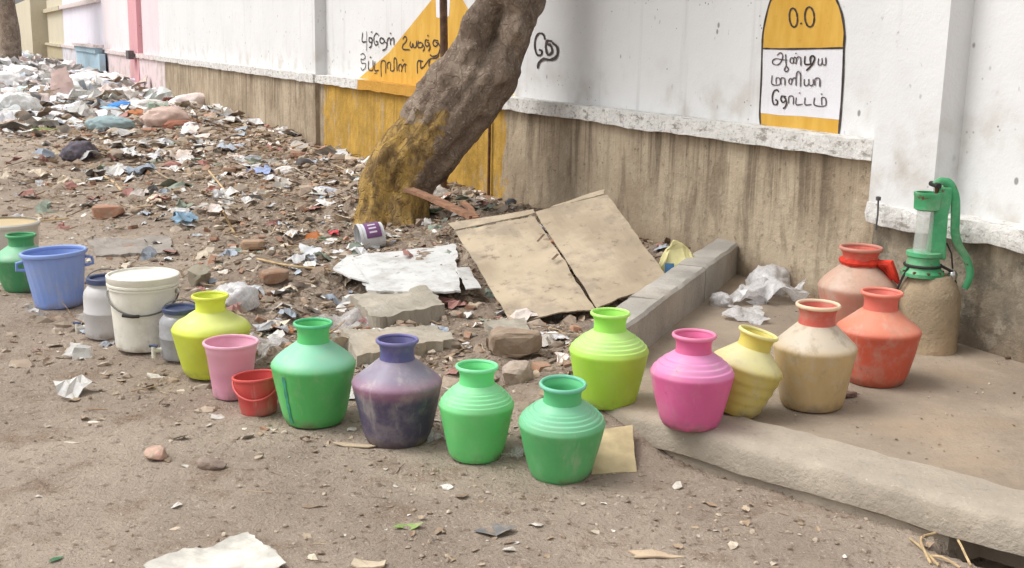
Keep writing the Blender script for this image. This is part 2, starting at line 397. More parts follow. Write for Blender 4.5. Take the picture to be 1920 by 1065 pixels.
# ------------------------------------------------------------------ platform and kerbs
M['plat'] = concrete_mat('platform_concrete', (154, 140, 124), sand=.4, dark=.35)
M['kerb'] = concrete_mat('kerb_concrete', (176, 165, 150), sand=.4, dark=.45)
M['kerb2'] = concrete_mat('side_kerb_concrete', (170, 165, 157), sand=.15, dark=.45)
PLZ = .105
def rough_grid(P00, P10, P11, P01, nu, nv, amp=.006, seed=0):
    V = []; Fc = []
    for j in range(nv+1):
        for i in range(nu+1):
            a = i/nu; b = j/nv
            V.append((P00*(1-a)+P10*a)*(1-b)+(P01*(1-a)+P11*a)*b)
    V = np.array([tuple(v) for v in V]); V[:, 2] += amp*fbm(V, 3, 4, seed)
    for j in range(nv):
        for i in range(nu): k = j*(nu+1)+i; Fc.append((k, k+1, k+nu+2, k+nu+1))
    return V, Fc
def z3(v, z): return Vector((v.x, v.y, z))
I0 = KA - KN*.10 - KD*.10
pl = MB(); wn0 = WP+WN*.06
# platform floor: quad from the kerb line back to the wall foot
a0 = z3(LA - LN*(-.02), PLZ); 
corner_r = KA + KD*5.0 - KN*.1
def on_wall(u): p = WP+WU*u+WN*.05; return p
uL = (LB-WP).dot(WU)

pl.add(*rough_grid(z3(PC, PLZ), z3(corner_r, PLZ), z3(on_wall(-5.2), PLZ), z3(on_wall(uL+.15), PLZ), 120, 90, .010, 31))
tag(pl.build('pavement', M['plat'], smooth=True), 'worn concrete apron around the hand pump', None, kind='structure')
# front kerb blocks: rounded top, undercut foot
prof = [(-.018, -.10), (-.020, .006), (.0, .016), (.006, .098), (-.008, .120), (-.035, .128), (-.2, .13), (-.262, .126), (-.275, .10), (-.275, -.10)]
def kerb_block(s0, s1, parent, seed, mat):
    n = max(2, int((s1-s0)/.05)); V = []; Fc = []; m = len(prof)
    for i in range(n+1):
        s = s0+(s1-s0)*i/n; e = .003 if i in (0, n) else 0
        for (a, z) in prof:
            a2 = -.17 if (z < .015 and a > -.1 and DRAIN-.02 < s < DRAIN+.56) else a; p = KA+KD*s+KN*(a2*(1-e*2)); V.append((p.x, p.y, z-(e if z > .05 else 0)))
    V = np.array(V); w = fbm(V, 5, 4, seed); w2 = fbm(V, 16, 3, seed+5); top = (V[:, 2] > -.05)
    V[:, 2] += top*(.009*w+.008*w2); V[:, 0] += top*.005*w2; V[:, 1] += top*.005*w
    for i in range(n):
        for j in range(m-1): k = i*m+j; Fc.append((k, k+1, k+m+1, k+m))
    Fc += [tuple(range(m)), tuple(n*m+j for j in reversed(range(m)))]
    b = MB(); b.add(V, Fc); o = b.build('kerb_block', mat, parent, True); return o
kr = thing('front_kerb', 'worn pale concrete kerb along the front of the pump platform', 'kerb'); kr.location = (0, 0, 0)
s = -.16
for i, L in enumerate((1.05, 1.0, .9, .9, 1.2)): kerb_block(s+.0006, s+L-.0006, kr, 40+i*3, M['kerb']); s += L
# side kerb
sk = thing('side_kerb', 'low grey concrete kerb wall beside the cardboard, running back to the wall', 'kerb')
def slab(P, z0, z1, width, d, nrm, length, seed, mat, parent, name, amp=.008):
    nu, nv = max(3, int(length/.06)), 4; V = []; Fc = []
    ring = [(0, z0), (0, z1-.015), (.015, z1), (width-.015, z1), (width, z1-.015), (width, z0)]; m = len(ring)
    for i in range(nu+1):
        for (a, z) in ring:
            p = P+d*(length*i/nu)+nrm*a; V.append((p.x, p.y, z))
    V = np.array(V); w = fbm(V, 7, 4, seed); V[:, 2] += (V[:, 2] > z0+.05)*amp*w; V[:, 0] += amp*fbm(V, 9, 3, seed+2); V[:, 1] += amp*fbm(V, 9, 3, seed+4)
    for i in range(nu):
        for j in range(m-1): k = i*m+j; Fc.append((k, k+m, k+m+1, k+1))
    Fc += [tuple(reversed(range(m))), tuple(nu*m+j for j in range(m))]
    b = MB(); b.add(V, Fc); return b.build(name, mat, parent, True)
slen = (LB-LA).length
slab(LA, -.05, .294, .17, LD, LN, slen*.25-.006, 61, M['kerb2'], sk, 'kerb_block')
slab(LA+LD*slen*.25, -.05, .30, .17, LD, LN, slen*.38-.006, 63, M['kerb2'], sk, 'kerb_block')
slab(LA+LD*slen*.63-LN*.004, -.05, .304, .175, LD, LN, slen*.37+.10, 65, M['kerb2'], sk, 'kerb_block')

# ------------------------------------------------------------------ the boundary wall
wall = thing('boundary_wall', 'long whitewashed boundary wall with brown plinth, ledge and painted signs', 'wall')
wall.matrix_world = WMAT
zL0 = WL(1640, 305, .17)[1]; zL1 = WL(1640, 264, .17)[1]
zR0 = WL(1720, 438, .17)[1]; zR1 = WL(1720, 396, .17)[1]
uPa, uPb = WL(1755, 300, .15)[0], WL(1635, 300, .15)[0]      # near and far edge of the pilaster by the pump
uQa = WL(591, 100, .15)[0]; uQb = uQa+.55                    # pilaster left of the tree
uY0, uY1 = WL(948, 250, .1)[0], WL(606, 220, .1)[0]          # yellow band on the plinth
def U(px, off=0.): return WL(px, 100, off)[0]
print('wall', zL0, zL1, zR0, zR1, uPa, uPb, uQa, U(308), U(195), U(120), U(57))
M['white'] = wall_paint('whitewash', (219, 219, 219), amount=.5)
M['whiteR'] = M['white']
WTOP = 3.1
def wbox(name, mat, u0, u1, y0, y1, z0, z1): return MB().box(min(u0, u1), max(u0, u1), y0, y1, z0, z1).build(name, mat, wall)
u308, u268, u250, u195, u120, u95, u57 = [U(v) for v in (300, 268, 252, 197, 122, 93, 58)]
wbox('wall_panel', M['white'], -7, uPa+.02, -.22, 0, zR0, WTOP)
wbox('wall_panel', M['white'], uPa+.03, uQa+.02, -.22, .001, zL0, WTOP)
wbox('wall_panel', M['white'], uQa+.03, u308, -.22, 0, zL0, WTOP)
M['lpink'] = wall_paint('pale_pink_paint', (226, 208, 212)); M['pwhite'] = wall_paint('pinkish_white_paint', (230, 220, 222))
M['pink'] = wall_paint('pink_paint', (214, 160, 166)); M['lav'] = wall_paint('lavender_white_paint', (226, 222, 232)); M['beige'] = wall_paint('beige_paint', (204, 196, 174))
M['teal'] = wall_paint('teal_paint', (150, 196, 182))
wbox('wall_panel', M['lpink'], u308, u268, -.22, -.002, zL0, WTOP)
wbox('wall_panel', M['pwhite'], u250, u195, -.22, -.002, zL0, WTOP)
wbox('wall_panel', M['lav'], u195, u120, -.22, 0, zL0, WTOP)
wbox('wall_panel', M['beige'], u120, u95, -.22, .002, zL0, WTOP)
wbox('wall_panel', M['teal'], u57, u57+60, -.22, 0, zL0, WTOP)
wbox('pilaster', M['white'], uPa, uPb, -.1, .15, zR0+.01, WTOP-.02)
wbox('pilaster', M['white'], uQa, uQb, -.1, .15, zL1+.003, WTOP-.02)
wbox('pilaster', M['pink'], u268, u250, -.1, .12, .0, WTOP-.02)
wbox('pilaster', M['beige'], u95+.3, u57, -.1, .75, .0, WTOP+.1)
uM = WL(880, 200, .17)[0]
# plinths
M['plinth'] = plinth_mat('stained_plinth', (184, 168, 145), (158, 142, 121), uY0, uY1)
M['plinthR'] = plinth_mat('mossy_plinth', (170, 158, 138), (128, 118, 104), moss=.75)
def rough_box(name, mat, u0, u1, y1, z0, z1, du, dz, amp, seed, y0=-.1, edge=0.):
    nu = max(2, int((u1-u0)/du)); zs = [z0+(z1-z0)*k/max(1, int((z1-z0)/dz)) for k in range(int((z1-z0)/dz)+1)] if dz < z1-z0 else [z0, z1]
    ring = [(y0, z0)]+[(y1, z) for z in zs]+[(y0, z1)]; m = len(ring); V = []; Fc = []
    for i in range(nu+1):
        for q in ring: V.append((u0+(u1-u0)*i/nu, q[0], q[1]))
    V = np.array(V); fr = V[:, 1] > y0+.01
    w = fbm(V, 3, 5, seed)
    V[:, 1] += fr*amp*w
    if edge:
        lo = fr*(np.abs(V[:, 2]-z0) < 1e-4); hi = fr*(np.abs(V[:, 2]-z1) < 1e-4)
        V[:, 2] += lo*edge*(fbm(V, 4, 5, seed+3)+.1)*1.4 - hi*edge*np.maximum(0, fbm(V, 5, 4, seed+7))*1.2
        V[:, 1] -= (lo+hi)*.012
    for i in range(nu):
        for j in range(m-1): k = i*m+j; Fc.append((k, k+m, k+m+1, k+1))
    Fc += [tuple(range(m)), tuple(nu*m+j for j in reversed(range(m)))]
    b = MB(); b.add(V, Fc); return b.build(name, mat, wall, True)
rough_box('plinth', M['plinthR'], -7, uPb, .10, -.2, zR0+.01, .1, .1, .025, 71)
rough_box('plinth', M['plinth'], uPb+.003, uQa-.003, .10, -.2, zL0+.01, .08, .12, .014, 73)
rough_box('plinth', M['plinth'], uQa, uQb, .16, -.2, zL0+.012, .08, .12, .012, 74)
rough_box('plinth', M['plinth'], uQb+.003, U(308, .1), .10, -.2, zL0+.01, .1, .12, .014, 75)
M['plinthP'] = wall_paint('pink_plinth_paint', (222, 204, 206), amount=.5); M['plinthL'] = wall_paint('lavender_plinth_paint', (214, 212, 220), amount=.5); M['plinthB'] = wall_paint('beige_plinth_paint', (182, 170, 138), amount=.5)
M['plinthT'] = wall_paint('teal_plinth_paint', (120, 170, 156))
rough_box('plinth', M['plinthP'], U(308, .1)+.003, u268, .10, -.2, zL0+.01, .2, .2, .012, 76)
rough_box('plinth', M['plinthP'], u250, u195, .10, -.2, zL0+.01, .2, .2, .012, 77)
rough_box('plinth', M['plinthL'], u195, u120, .10, -.2, zL0+.01, .3, .2, .012, 78)
rough_box('plinth', M['plinthB'], u120, u95+.3, .10, -.2, zL0+.01, .3, .2, .012, 79)
rough_box('plinth', M['plinthT'], u57, u57+60, .10, -.2, zL0+.01, 1., .2, .012, 80)
# ledges
uYl0, uYl1 = WL(900, 190, .17)[0], WL(668, 160, .17)[0]
M['ledge'] = ledge_mat('whitewashed_ledge', (222, 220, 216), uYl0, uYl1); M['ledgeW'] = ledge_mat('whitewashed_ledge_plain', (222, 220, 216)); M['ledgeP'] = ledge_mat('pink_white_ledge', (226, 212, 210))
M['ledgeB'] = ledge_mat('beige_ledge', (206, 196, 170)); M['ledgeT'] = ledge_mat('teal_ledge', (150, 200, 184))
rough_box('ledge', M['ledgeW'], -7, uPb+.0, .17, zR0, zR1, .035, .05, .022, 81, edge=.028)
rough_box('ledge', M['ledge'], uPb+.004, uQa-.002, .17, zL0, zL1, .035, .06, .022, 83, edge=.013)
rough_box('ledge', M['ledge'], uQa, uQb, .20, zL0, zL1, .035, .06, .02, 84, edge=.012)
rough_box('ledge', M['ledge'], uQb+.002, u308, .17, zL0, zL1, .05, .06, .022, 85, edge=.015)
rough_box('ledge', M['ledgeP'], u308+.003, u195, .17, zL0, zL1, .1, .06, .02, 86, edge=.02)
rough_box('ledge', M['ledgeP'], u195+.003, u120, .17, zL0, zL1, .2, .06, .02, 87, edge=.02)
rough_box('ledge', M['ledgeB'], u120+.003, u95+.3, .20, zL0, zL1, .2, .06, .02, 88, edge=.02)
rough_box('ledge', M['ledgeT'], u57, u57+60, .17, zL0, zL1, .6, .06, .02, 89)
zT = WL(140, 12, .15)[1]
rough_box('ledge', M['ledgeP'], u195+.4, u120, .15, zT, zT+.16, .2, .06, .02, 90, edge=.02)
rough_box('ledge', M['ledgeB'], u120+.003, u95+.3, .18, zT-.02, zT+.16, .2, .06, .02, 91)
rough_box('ledge', M['ledgeT'], u57, u57+60, .2, zT-.05, zT+.2, .6, .06, .02, 92)
# rail crack board on the right ledge
# painted marks ------------------------------------------------------
def paint_poly(name, pts, off, mat, parent, thick=.0015):
    V = [WL(p[0], p[1], off) for p in pts]; n = len(V)
    b = MB(); b.add([(u, off, z) for u, z in V], [tuple(range(n))]); o = b.build(name, mat, parent)
    me = o.data
    if me.polygons[0].normal.y < 0: me.flip_normals()
    return o
def ribbon(pts, w, off, smooth=True, taper=True):
    q = np.array(crom([WL(p[0], p[1], off) for p in pts], 5) if smooth else [WL(p[0], p[1], off) for p in pts]); n = len(q)
    V = []
    for i in range(n):
        t = q[min(i+1, n-1)]-q[max(i-1, 0)]; t = t/(np.linalg.norm(t)+1e-9); nn = np.array((-t[1], t[0]))
        ww = w*(.36+.26*abs(t[1])+.07*math.sin(i*.9+n*1.3)+.04*math.sin(i*2.3)); 
        if taper and i in (0, n-1): ww *= .6
        V.append((q[i][0]+nn[0]*ww, off, q[i][1]+nn[1]*ww)); V.append((q[i][0]-nn[0]*ww, off, q[i][1]-nn[1]*ww))
    return V, [(2*i, 2*i+1, 2*i+3, 2*i+2) for i in range(n-1)]
def strokes(name, st, w, off, mat, parent):
    b = MB()
    for k, s_ in enumerate(st): V, Fc = ribbon(s_, w, off+.0012*k); b.add(V, Fc)
    return b.build(name, mat, parent)
M['black'] = simple('black_brush_paint', (66, 55, 52), .75, .6, 18, 0)
M['blackT'] = simple('thin_black_brush_paint', (92, 82, 82), .75, .35, 40, 0)
M['yellow'] = NT('ochre_wall_paint'); _t = M['yellow']
_a = _t.mix(_t.rmp(_t.noise(3, 5, .6, stretch=(2, 2, .6)), .35, .7), lin((202, 156, 62)), lin((216, 174, 84)))
_a = _t.mix(_t.math('MULTIPLY', _t.rmp(_t.noise(14, 5, .7), .6, .7), .35), _a, lin((170, 130, 70)))
_t.col(_a).rough(.75).spec(.25); M['yellow'] = _t.m
M['pale'] = wall_paint('white_sign_paint', (224, 223, 228), amount=.15, specks=False)
def c6(p): return (1400+p[0]/4.095, p[1]/4.095)
ms = thing('painted_milestone', None, None); ms.parent = wall
OUT = [(105, 960), (100, 850), (112, 600), (118, 370), (125, 250), (150, 120), (185, 0), (250, -100), (350, -165), (450, -185), (560, -155), (640, -85), (690, 0), (730, 110), (750, 250), (745, 370), (738, 600), (722, 850), (705, 1035)]
paint_poly('yellow_cap', [c6(p) for p in [(118, 370), (125, 250), (150, 120), (185, 0), (250, -100), (350, -165), (450, -185), (560, -155), (640, -85), (690, 0), (730, 110), (750, 250), (745, 370)]], .004, M['yellow'], ms)
paint_poly('white_field', [c6(p) for p in [(118, 371), (745, 371), (738, 600), (722, 850), (712, 919), (560, 905), (400, 890), (260, 885), (104, 866), (112, 600)]], .004, M['pale'], ms)
paint_poly('yellow_base', [c6(p) for p in [(104, 867), (260, 886), (400, 891), (560, 906), (712, 920), (705, 1035), (500, 1020), (300, 1000), (105, 958)]], .004, M['yellow'], ms)
strokes('outline', [[c6(p) for p in OUT], [c6(p) for p in [(118, 372), (300, 376), (560, 372), (745, 368)]], [c6(p) for p in [(105, 960), (300, 1002), (500, 1022), (705, 1037)]]], .013, .006, M['black'], ms)
def ell(cx, cy, rx, ry, tilt=0): return [(cx+rx*math.cos(a)+tilt*math.sin(a), cy+ry*math.sin(a)) for a in [k*math.pi/7 for k in range(15)]]
def letter(name, st, w, off, mat, conv, parent): return strokes(name, [[conv(p) for p in s_] for s_ in st], w, off, mat, parent)
def dot(x, y, r=6): return [(x-r, y), (x, y-r*.5), (x+r, y)]
L6 = [
 ('digit_zero', [ell(358, 135, 31, 72, 5)], 0), ('decimal_point', [dot(417, 182, 7)], 0), ('digit_zero', [ell(482, 130, 36, 76, 3)], 0),
 ('letter', [[(232, 425), (258, 405), (276, 425), (268, 465), (240, 497), (206, 492), (197, 468), (225, 450), (270, 458), (312, 462)], [(298, 415), (300, 470), (302, 505), (288, 535), (304, 550), (320, 530), (302, 505)]], 1),
 ('letter', [[(344, 486), (332, 470), (340, 445), (356, 450), (356, 482), (344, 486)], [(356, 470), (366, 440), (380, 452), (376, 486), (364, 480)], [(380, 470), (388, 442), (412, 442), (414, 505)], dot(378, 412, 5)], 1),
 ('letter', [[(448, 430), (448, 492), (510, 490)], [(508, 490), (480, 520), (456, 542)], [(492, 490), (486, 450), (502, 428), (520, 445), (506, 490)]], 0),
 ('letter', [[(552, 448), (548, 490), (566, 500), (578, 480), (578, 446)], [(578, 486), (592, 498), (606, 490), (606, 440)]], 1),
 ('letter', [[(195, 578), (194, 646), (252, 648), (252, 602), (226, 602), (226, 645)], [(262, 650), (262, 604), (290, 602), (293, 656)]], 1),
 ('letter', [[(330, 645), (322, 625), (334, 602), (346, 615), (342, 645), (330, 645)], [(346, 625), (356, 602), (376, 604), (378, 658)], [(378, 606), (382, 565), (398, 548), (412, 575), (411, 665)]], 1),
 ('letter', [[(442, 606), (442, 648), (462, 658), (476, 640), (476, 606)], [(476, 645), (494, 658), (510, 645), (510, 606)], [(524, 658), (524, 608), (558, 604), (560, 668)]], 1),
 ('letter', [[(246, 705), (232, 690), (208, 702), (196, 750), (206, 798), (230, 802), (236, 775), (218, 765)]], 0),
 ('letter', [[(300, 742), (270, 738), (262, 765), (280, 786), (300, 766), (284, 745)], [(300, 762), (306, 792), (292, 825), (278, 832)]], 0),
 ('letter', [[(322, 795), (324, 744), (356, 742), (358, 804)]], 1),
 ('letter', [[(380, 748), (380, 802), (432, 800)], dot(406, 716, 5)], 1), ('letter', [[(448, 748), (448, 803), (500, 802)]], 1),
 ('letter', [[(520, 748), (520, 806), (602, 812), (604, 756), (576, 752), (576, 806)], dot(574, 724, 5)], 1)]
for nm, st, thin in L6: letter(nm, st, .0085 if thin else .0115, .0075, M['blackT'] if thin else M['black'], c6, ms)
# yellow gable shape and slogan by the tree
gs = thing('painted_slogan', None, None); gs.parent = wall
zl = zL1+.004
paint_poly('yellow_shape', [(668, 151), (729, 99), (770, 48), (809, 0), (840, -36), (868, 0), (884, 28), (930, 110), (965, 184)], .003, M['yellow'], gs)
paint_poly('white_patch', [(818, 32), (817, 0), (822, -18), (838, -18), (844, 0), (842, 30), (832, 36)], .005, M['pale'], gs)
def c5(p): return (660+p[0]/4.8, 40+p[1]/4.8)
L5 = [
 ([[(95, 100), (90, 180), (130, 182)], [(130, 90), (130, 270)]], 0), ([[(180, 150), (155, 148), (152, 180), (172, 188), (182, 165), (165, 150)], [(180, 170), (170, 225), (152, 236)], dot(175, 98, 6)], 0),
 ([[(240, 128), (220, 108), (198, 135), (196, 180), (210, 212), (230, 204), (228, 182), (212, 182)]], 0),
 ([[(285, 155), (258, 150), (248, 180), (270, 198), (292, 175), (270, 158)], [(290, 178), (312, 205), (302, 246), (272, 262)]], 0),
 ([[(314, 218), (318, 165), (340, 152), (346, 215)], [(346, 170), (372, 150), (376, 218)], dot(345, 110, 6)], 0),
 ([[(455, 160), (476, 136), (492, 160), (478, 190), (456, 215), (458, 250), (522, 256)]], 0),
 ([[(526, 180), (520, 215), (536, 235), (546, 200), (556, 235), (576, 225), (580, 172)]], 0),
 ([[(596, 172), (592, 228), (622, 235), (634, 205), (615, 190), (596, 200)], [(634, 205), (650, 240), (636, 270)]], 0),
 ([[(690, 172), (662, 168), (656, 205), (676, 225), (694, 200), (672, 185)], [(694, 205), (700, 240), (684, 268)], dot(682, 130, 6)], 0),
 ([[(775, 175), (738, 170), (728, 205), (752, 225), (772, 200), (750, 185)], [(775, 190), (792, 240), (770, 300), (725, 315), (700, 300)]], 0),
 ([[(75, 300), (100, 290), (118, 320), (100, 345), (80, 340), (85, 375), (120, 380), (116, 420), (92, 440), (78, 415)]], 1),
 ([[(148, 355), (148, 430), (186, 436), (186, 350)], dot(165, 325, 6)], 0), ([[(205, 360), (203, 440), (240, 440)], [(200, 470), (226, 462)]], 0),
 ([[(262, 500), (262, 368), (300, 366), (302, 470)]], 0), ([[(322, 430), (318, 380), (345, 372), (346, 440), (375, 440), (376, 380)], [(376, 385), (378, 335), (398, 345), (404, 450)]], 0),
 ([[(424, 450), (418, 410), (436, 385), (450, 420), (442, 455)], [(452, 410), (470, 385), (490, 390)], [(476, 388), (478, 460)], dot(455, 350, 6)], 0),
 ([[(588, 470), (590, 362), (640, 360)], [(616, 362), (618, 420), (640, 412)]], 0), ([[(640, 415), (680, 360), (712, 335), (760, 330), (782, 300)], [(700, 345), (690, 395), (720, 410)]], 0)]
for st, thin in L5: letter('letter', st, .020 if not thin else .015, .0075, M['black'], c5, gs)
letter('letter', [[(1735, 165), (1720, 118), (1680, 110), (1648, 160), (1645, 240), (1665, 300), (1700, 300), (1705, 265), (1680, 255)]], .022, .0075, M['black'], c5, gs)
letter('letter', [[(1800, 180), (1755, 178), (1742, 240), (1765, 300), (1800, 270), (1785, 215), (1760, 210)], [(1800, 190), (1845, 235), (1842, 310), (1790, 345), (1720, 340), (1680, 375), (1668, 425)]], .028, .0075, M['black'], c5, gs)
wall['kind'] = 'thing'
LANDMARKS = []
def landmark(p, phrase): LANDMARKS.append((p.x, p.y, phrase))

# ------------------------------------------------------------------ the leaning tree
def bark_mat(paint=True):
    t = NT('bark_painted' if paint else 'bark'); x, y, z = t.xyz()
    n1 = t.noise(3.5, 7, .68); n2 = t.noise(11, 6, .7, stretch=(1, 1, .6)); n3 = t.noise(34, 5, .7)
    a = t.mix(t.rmp(n1, .36, .66), lin((120, 104, 92)), lin((166, 150, 134)))
    a = t.mix(t.math('MULTIPLY', t.rmp(n2, .52, .66), .65), a, lin((96, 80, 68)))
    a = t.mix(t.math('MULTIPLY', t.rmp(n3, .56, .68), .6), a, lin((200, 188, 172)))
    a = t.mix(t.math('MULTIPLY', t.rmp(t.noise(2.2, 5, .6), .56, .68), .5), a, lin((138, 140, 128)))
    # cracks between bark plates
    mp = t.n('ShaderNodeMapping'); nz = t.n('ShaderNodeTexNoise'); t.set(nz.inputs['Vector'], t.tc.outputs['Object']); nz.inputs['Scale'].default_value = 5; nz.inputs['Detail'].default_value = 5
    va = t.n('ShaderNodeVectorMath'); va.operation = 'MULTIPLY_ADD'; t.set(va.inputs[0], nz.outputs['Color']); va.inputs[1].default_value = (.35, .35, .35); t.set(va.inputs[2], t.tc.outputs['Object'])
    t.set(mp.inputs['Vector'], va.outputs[0]); mp.inputs['Scale'].default_value = (1, 1, .55)
    vo = t.n('ShaderNodeTexVoronoi'); vo.feature = 'DISTANCE_TO_EDGE'; vo.inputs['Scale'].default_value = 11; t.set(vo.inputs['Vector'], mp.outputs[0])
    cr = t.math('MULTIPLY', t.rmp(vo.outputs['Distance'], .0, .07, 1, 0), t.rmp(n1, .42, .58)); a = t.mix(t.math('MULTIPLY', cr, .35), a, lin((74, 60, 50)))
    if paint:   # old ochre paint: the foot and the left flank
        jit = t.math('MULTIPLY', t.math('SUBTRACT', t.noise(6, 7, .72), .5), .55)
        fl = t.math('ADD', t.math('SUBTRACT', x, t.math('MULTIPLY', z, .52)), jit)
        m1 = t.math('MULTIPLY', t.rmp(fl, -.05, -.01, 1, 0), t.rmp(t.math('ADD', z, jit), .90, .96, 1, 0))
        m2 = t.rmp(t.math('ADD', t.math('ADD', z, t.math('MULTIPLY', x, .7)), jit), .46, .52, 1, 0)
        m = t.math('MULTIPLY', t.math('MAXIMUM', m1, m2), t.rmp(t.noise(9, 7, .72), .30, .38, .2, 1))
        a = t.mix(t.math('MULTIPLY', m, .78), a, t.mix(t.rmp(n2, .38, .60), lin((184, 150, 78)), lin((112, 88, 48))))
    t.col(a).rough(.95).spec(.1)
    h = t.math('ADD', t.math('ADD', n2, t.math('MULTIPLY', n3, .35)), t.math('MULTIPLY', t.rmp(vo.outputs['Distance'], 0, .12), .22)); t.bump(h, .85, .035); return t.m
M['barkp'] = bark_mat(False)
M['bark'] = bark_mat()
TD = 10.7
tb = PD(737, 400, TD); tree = thing('leaning_tree', 'thick grey-brown tree trunk leaning right in front of the white wall', 'tree', (tb.x, tb.y, 0))
landmark(tb, 'by the foot of the leaning tree')
mpp = TD*KF/F
AX = [(734, 440, 80), (736, 408, 72), (744, 355, 66), (766, 304, 67), (800, 264, 71), (835, 221, 75), (871, 170, 76), (897, 134, 74), (925, 79, 66), (946, 24, 62), (964, -20, 58), (992, -110, 50), (1015, -220, 46), (1026, -330, 42)]
pts = crom([(PD(a, b, TD).x-tb.x, PD(a, b, TD).z, r*mpp) for a, b, r in AX], 10)
SEG = 72; V = []; n = len(pts)
for i, q in enumerate(pts):
    t_ = pts[min(i+1, n-1)]-pts[max(i-1, 0)]; t_ = np.array((t_[0], t_[1])); t_ /= np.linalg.norm(t_); pr = np.array((t_[1], -t_[0]))
    for k in range(SEG):
        a = 2*math.pi*k/SEG; V.append((q[0]+pr[0]*q[2]*math.cos(a), -q[2]*math.sin(a)*.95, q[1]+pr[1]*q[2]*math.cos(a)))
V = np.array(V); cen = np.repeat(np.array([(q[0], 0, q[1]) for q in pts]), SEG, 0); dirn = V-cen; dirn /= np.linalg.norm(dirn, axis=1)[:, None]
ang = np.tile(np.arange(SEG)/SEG*2*math.pi, n); hh = np.repeat(np.arange(n)/n, SEG)
rid = fbm(np.stack([np.cos(ang)*2.2, np.sin(ang)*2.2, hh*2.6], -1), 1.3, 4, 14)
lump = fbm(V, 2.2, 4, 15); fine = fbm(V, 9, 4, 16)
flare = sstep(.12, 0., hh)*(.07*np.cos(ang*5+1)+.02)
rdg = -np.abs(fbm(np.stack([np.cos(ang)*3.5, np.sin(ang)*3.5, hh*4.], -1), 1.5, 4, 19)); disp = .055*rid+.055*lump+.035*fine+.06*(rdg+.15)+flare
def hollow(px, py, rad, amt):
    p = PD(px, py, TD); c = np.array((p.x-tb.x, -.25, p.z)); return amt*np.exp(-((V-c)**2).sum(1)/rad**2)
disp += hollow(925, 72, .12, -.20)+hollow(912, 112, .08, -.12)+hollow(938, 30, .09, -.12)+hollow(968, 60, .12, .12)+hollow(938, 132, .11, .10)+hollow(884, 40, .12, .09)+hollow(955, -5, .10, .08)+hollow(900, 90, .07, .06)+hollow(985, 150, .15, .05)+hollow(720, 300, .12, .04)
V = V+dirn*disp[:, None]
Fc = [(i*SEG+k, i*SEG+(k+1) % SEG, (i+1)*SEG+(k+1) % SEG, (i+1)*SEG+k) for i in range(n-1) for k in range(SEG)]+[tuple((n-1)*SEG+k for k in range(SEG))]
tm = MB(); tm.add(V, Fc); tm.build('trunk', M['bark'], tree).data.polygons.foreach_set('use_smooth', np.ones(len(Fc), bool))
top = Vector((pts[-1][0], 0, pts[-1][1])); leafpts = []
for k in range(7):
    a = k*2*math.pi/7+.4; L = rnd.uniform(1.7, 2.7); mid = top+Vector((math.cos(a)*L*.45, math.sin(a)*L*.45, L*.4)); end = top+Vector((math.cos(a)*L, math.sin(a)*L, L*.62))
    sp = [Vector(tuple(v)) for v in crom([tuple(top-Vector((0, 0, .25))), tuple(mid), tuple(end)], 6)]
    MB().tube(sp, [.15-.011*i for i in range(len(sp))], 8).build('limb', M['barkp'], tree, True)
    for q in sp[5:]: leafpts.append(q)
t = NT('leaf_green'); t.col(t.mix(t.noise(3, 3), lin((62, 88, 40)), lin((98, 122, 58)))).rough(.6); M['leaf'] = t.m
LV = []; LF = []
for q in leafpts:
    for _ in range(110):
        c = q+Vector((rnd.gauss(0, .38), rnd.gauss(0, .38), rnd.gauss(.1, .3))); e = Vector((rnd.uniform(-1, 1), rnd.uniform(-1, 1), rnd.uniform(-.5, .4))).normalized(); w = e.cross(Vector((0, 0, 1))).normalized(); l = rnd.uniform(.06, .12)
        b = len(LV); LV += [c-e*l, c+w*l*.4, c+e*l, c-w*l*.4]; LF.append((b, b+1, b+2, b+3))
cr = MB(); cr.add(LV, LF); cr.build('crown', M['leaf'], tree)

# poles against the wall behind the trunk
M['pole'] = simple('weathered_pole', (104, 78, 60), .85, .4, 20, .4)
def wpt(u, off, z): return WP+WU*u+WN*off+Vector((0, 0, z))
u_, z_ = WL(832, 60, .35); p = wpt(u_, .35, 0)
MB().tube([(0, 0, -.1), (.01, 0, 1.), (-.012, 0, 2.), (0.0, 0, 3.2)], [.040, .038, .036, .034], 10).build('wooden_pole', M['pole'])
o = bpy.data.objects['wooden_pole']; o.location = (p.x, p.y, H1(p.x, p.y)); tag(o, 'dark wooden pole standing behind the leaning trunk, against the yellow painted shape', 'pole')
u_, z_ = WL(917, 300, .13); p = wpt(u_, .13, 0); M['rust'] = simple('rusty_iron', (98, 66, 44), .8, .4, 25, .3)
b = MB().tube([(0, 0, -.05), (0, 0, zL0-.02)], .014, 10); b.torus((0, 0, .12), .015, .006, 12, 6); o = b.build('drain_pipe', M['rust'], None, True); o.location = (p.x, p.y, 0); tag(o, 'thin rusty pipe against the yellow plinth right of the tree', 'pipe')

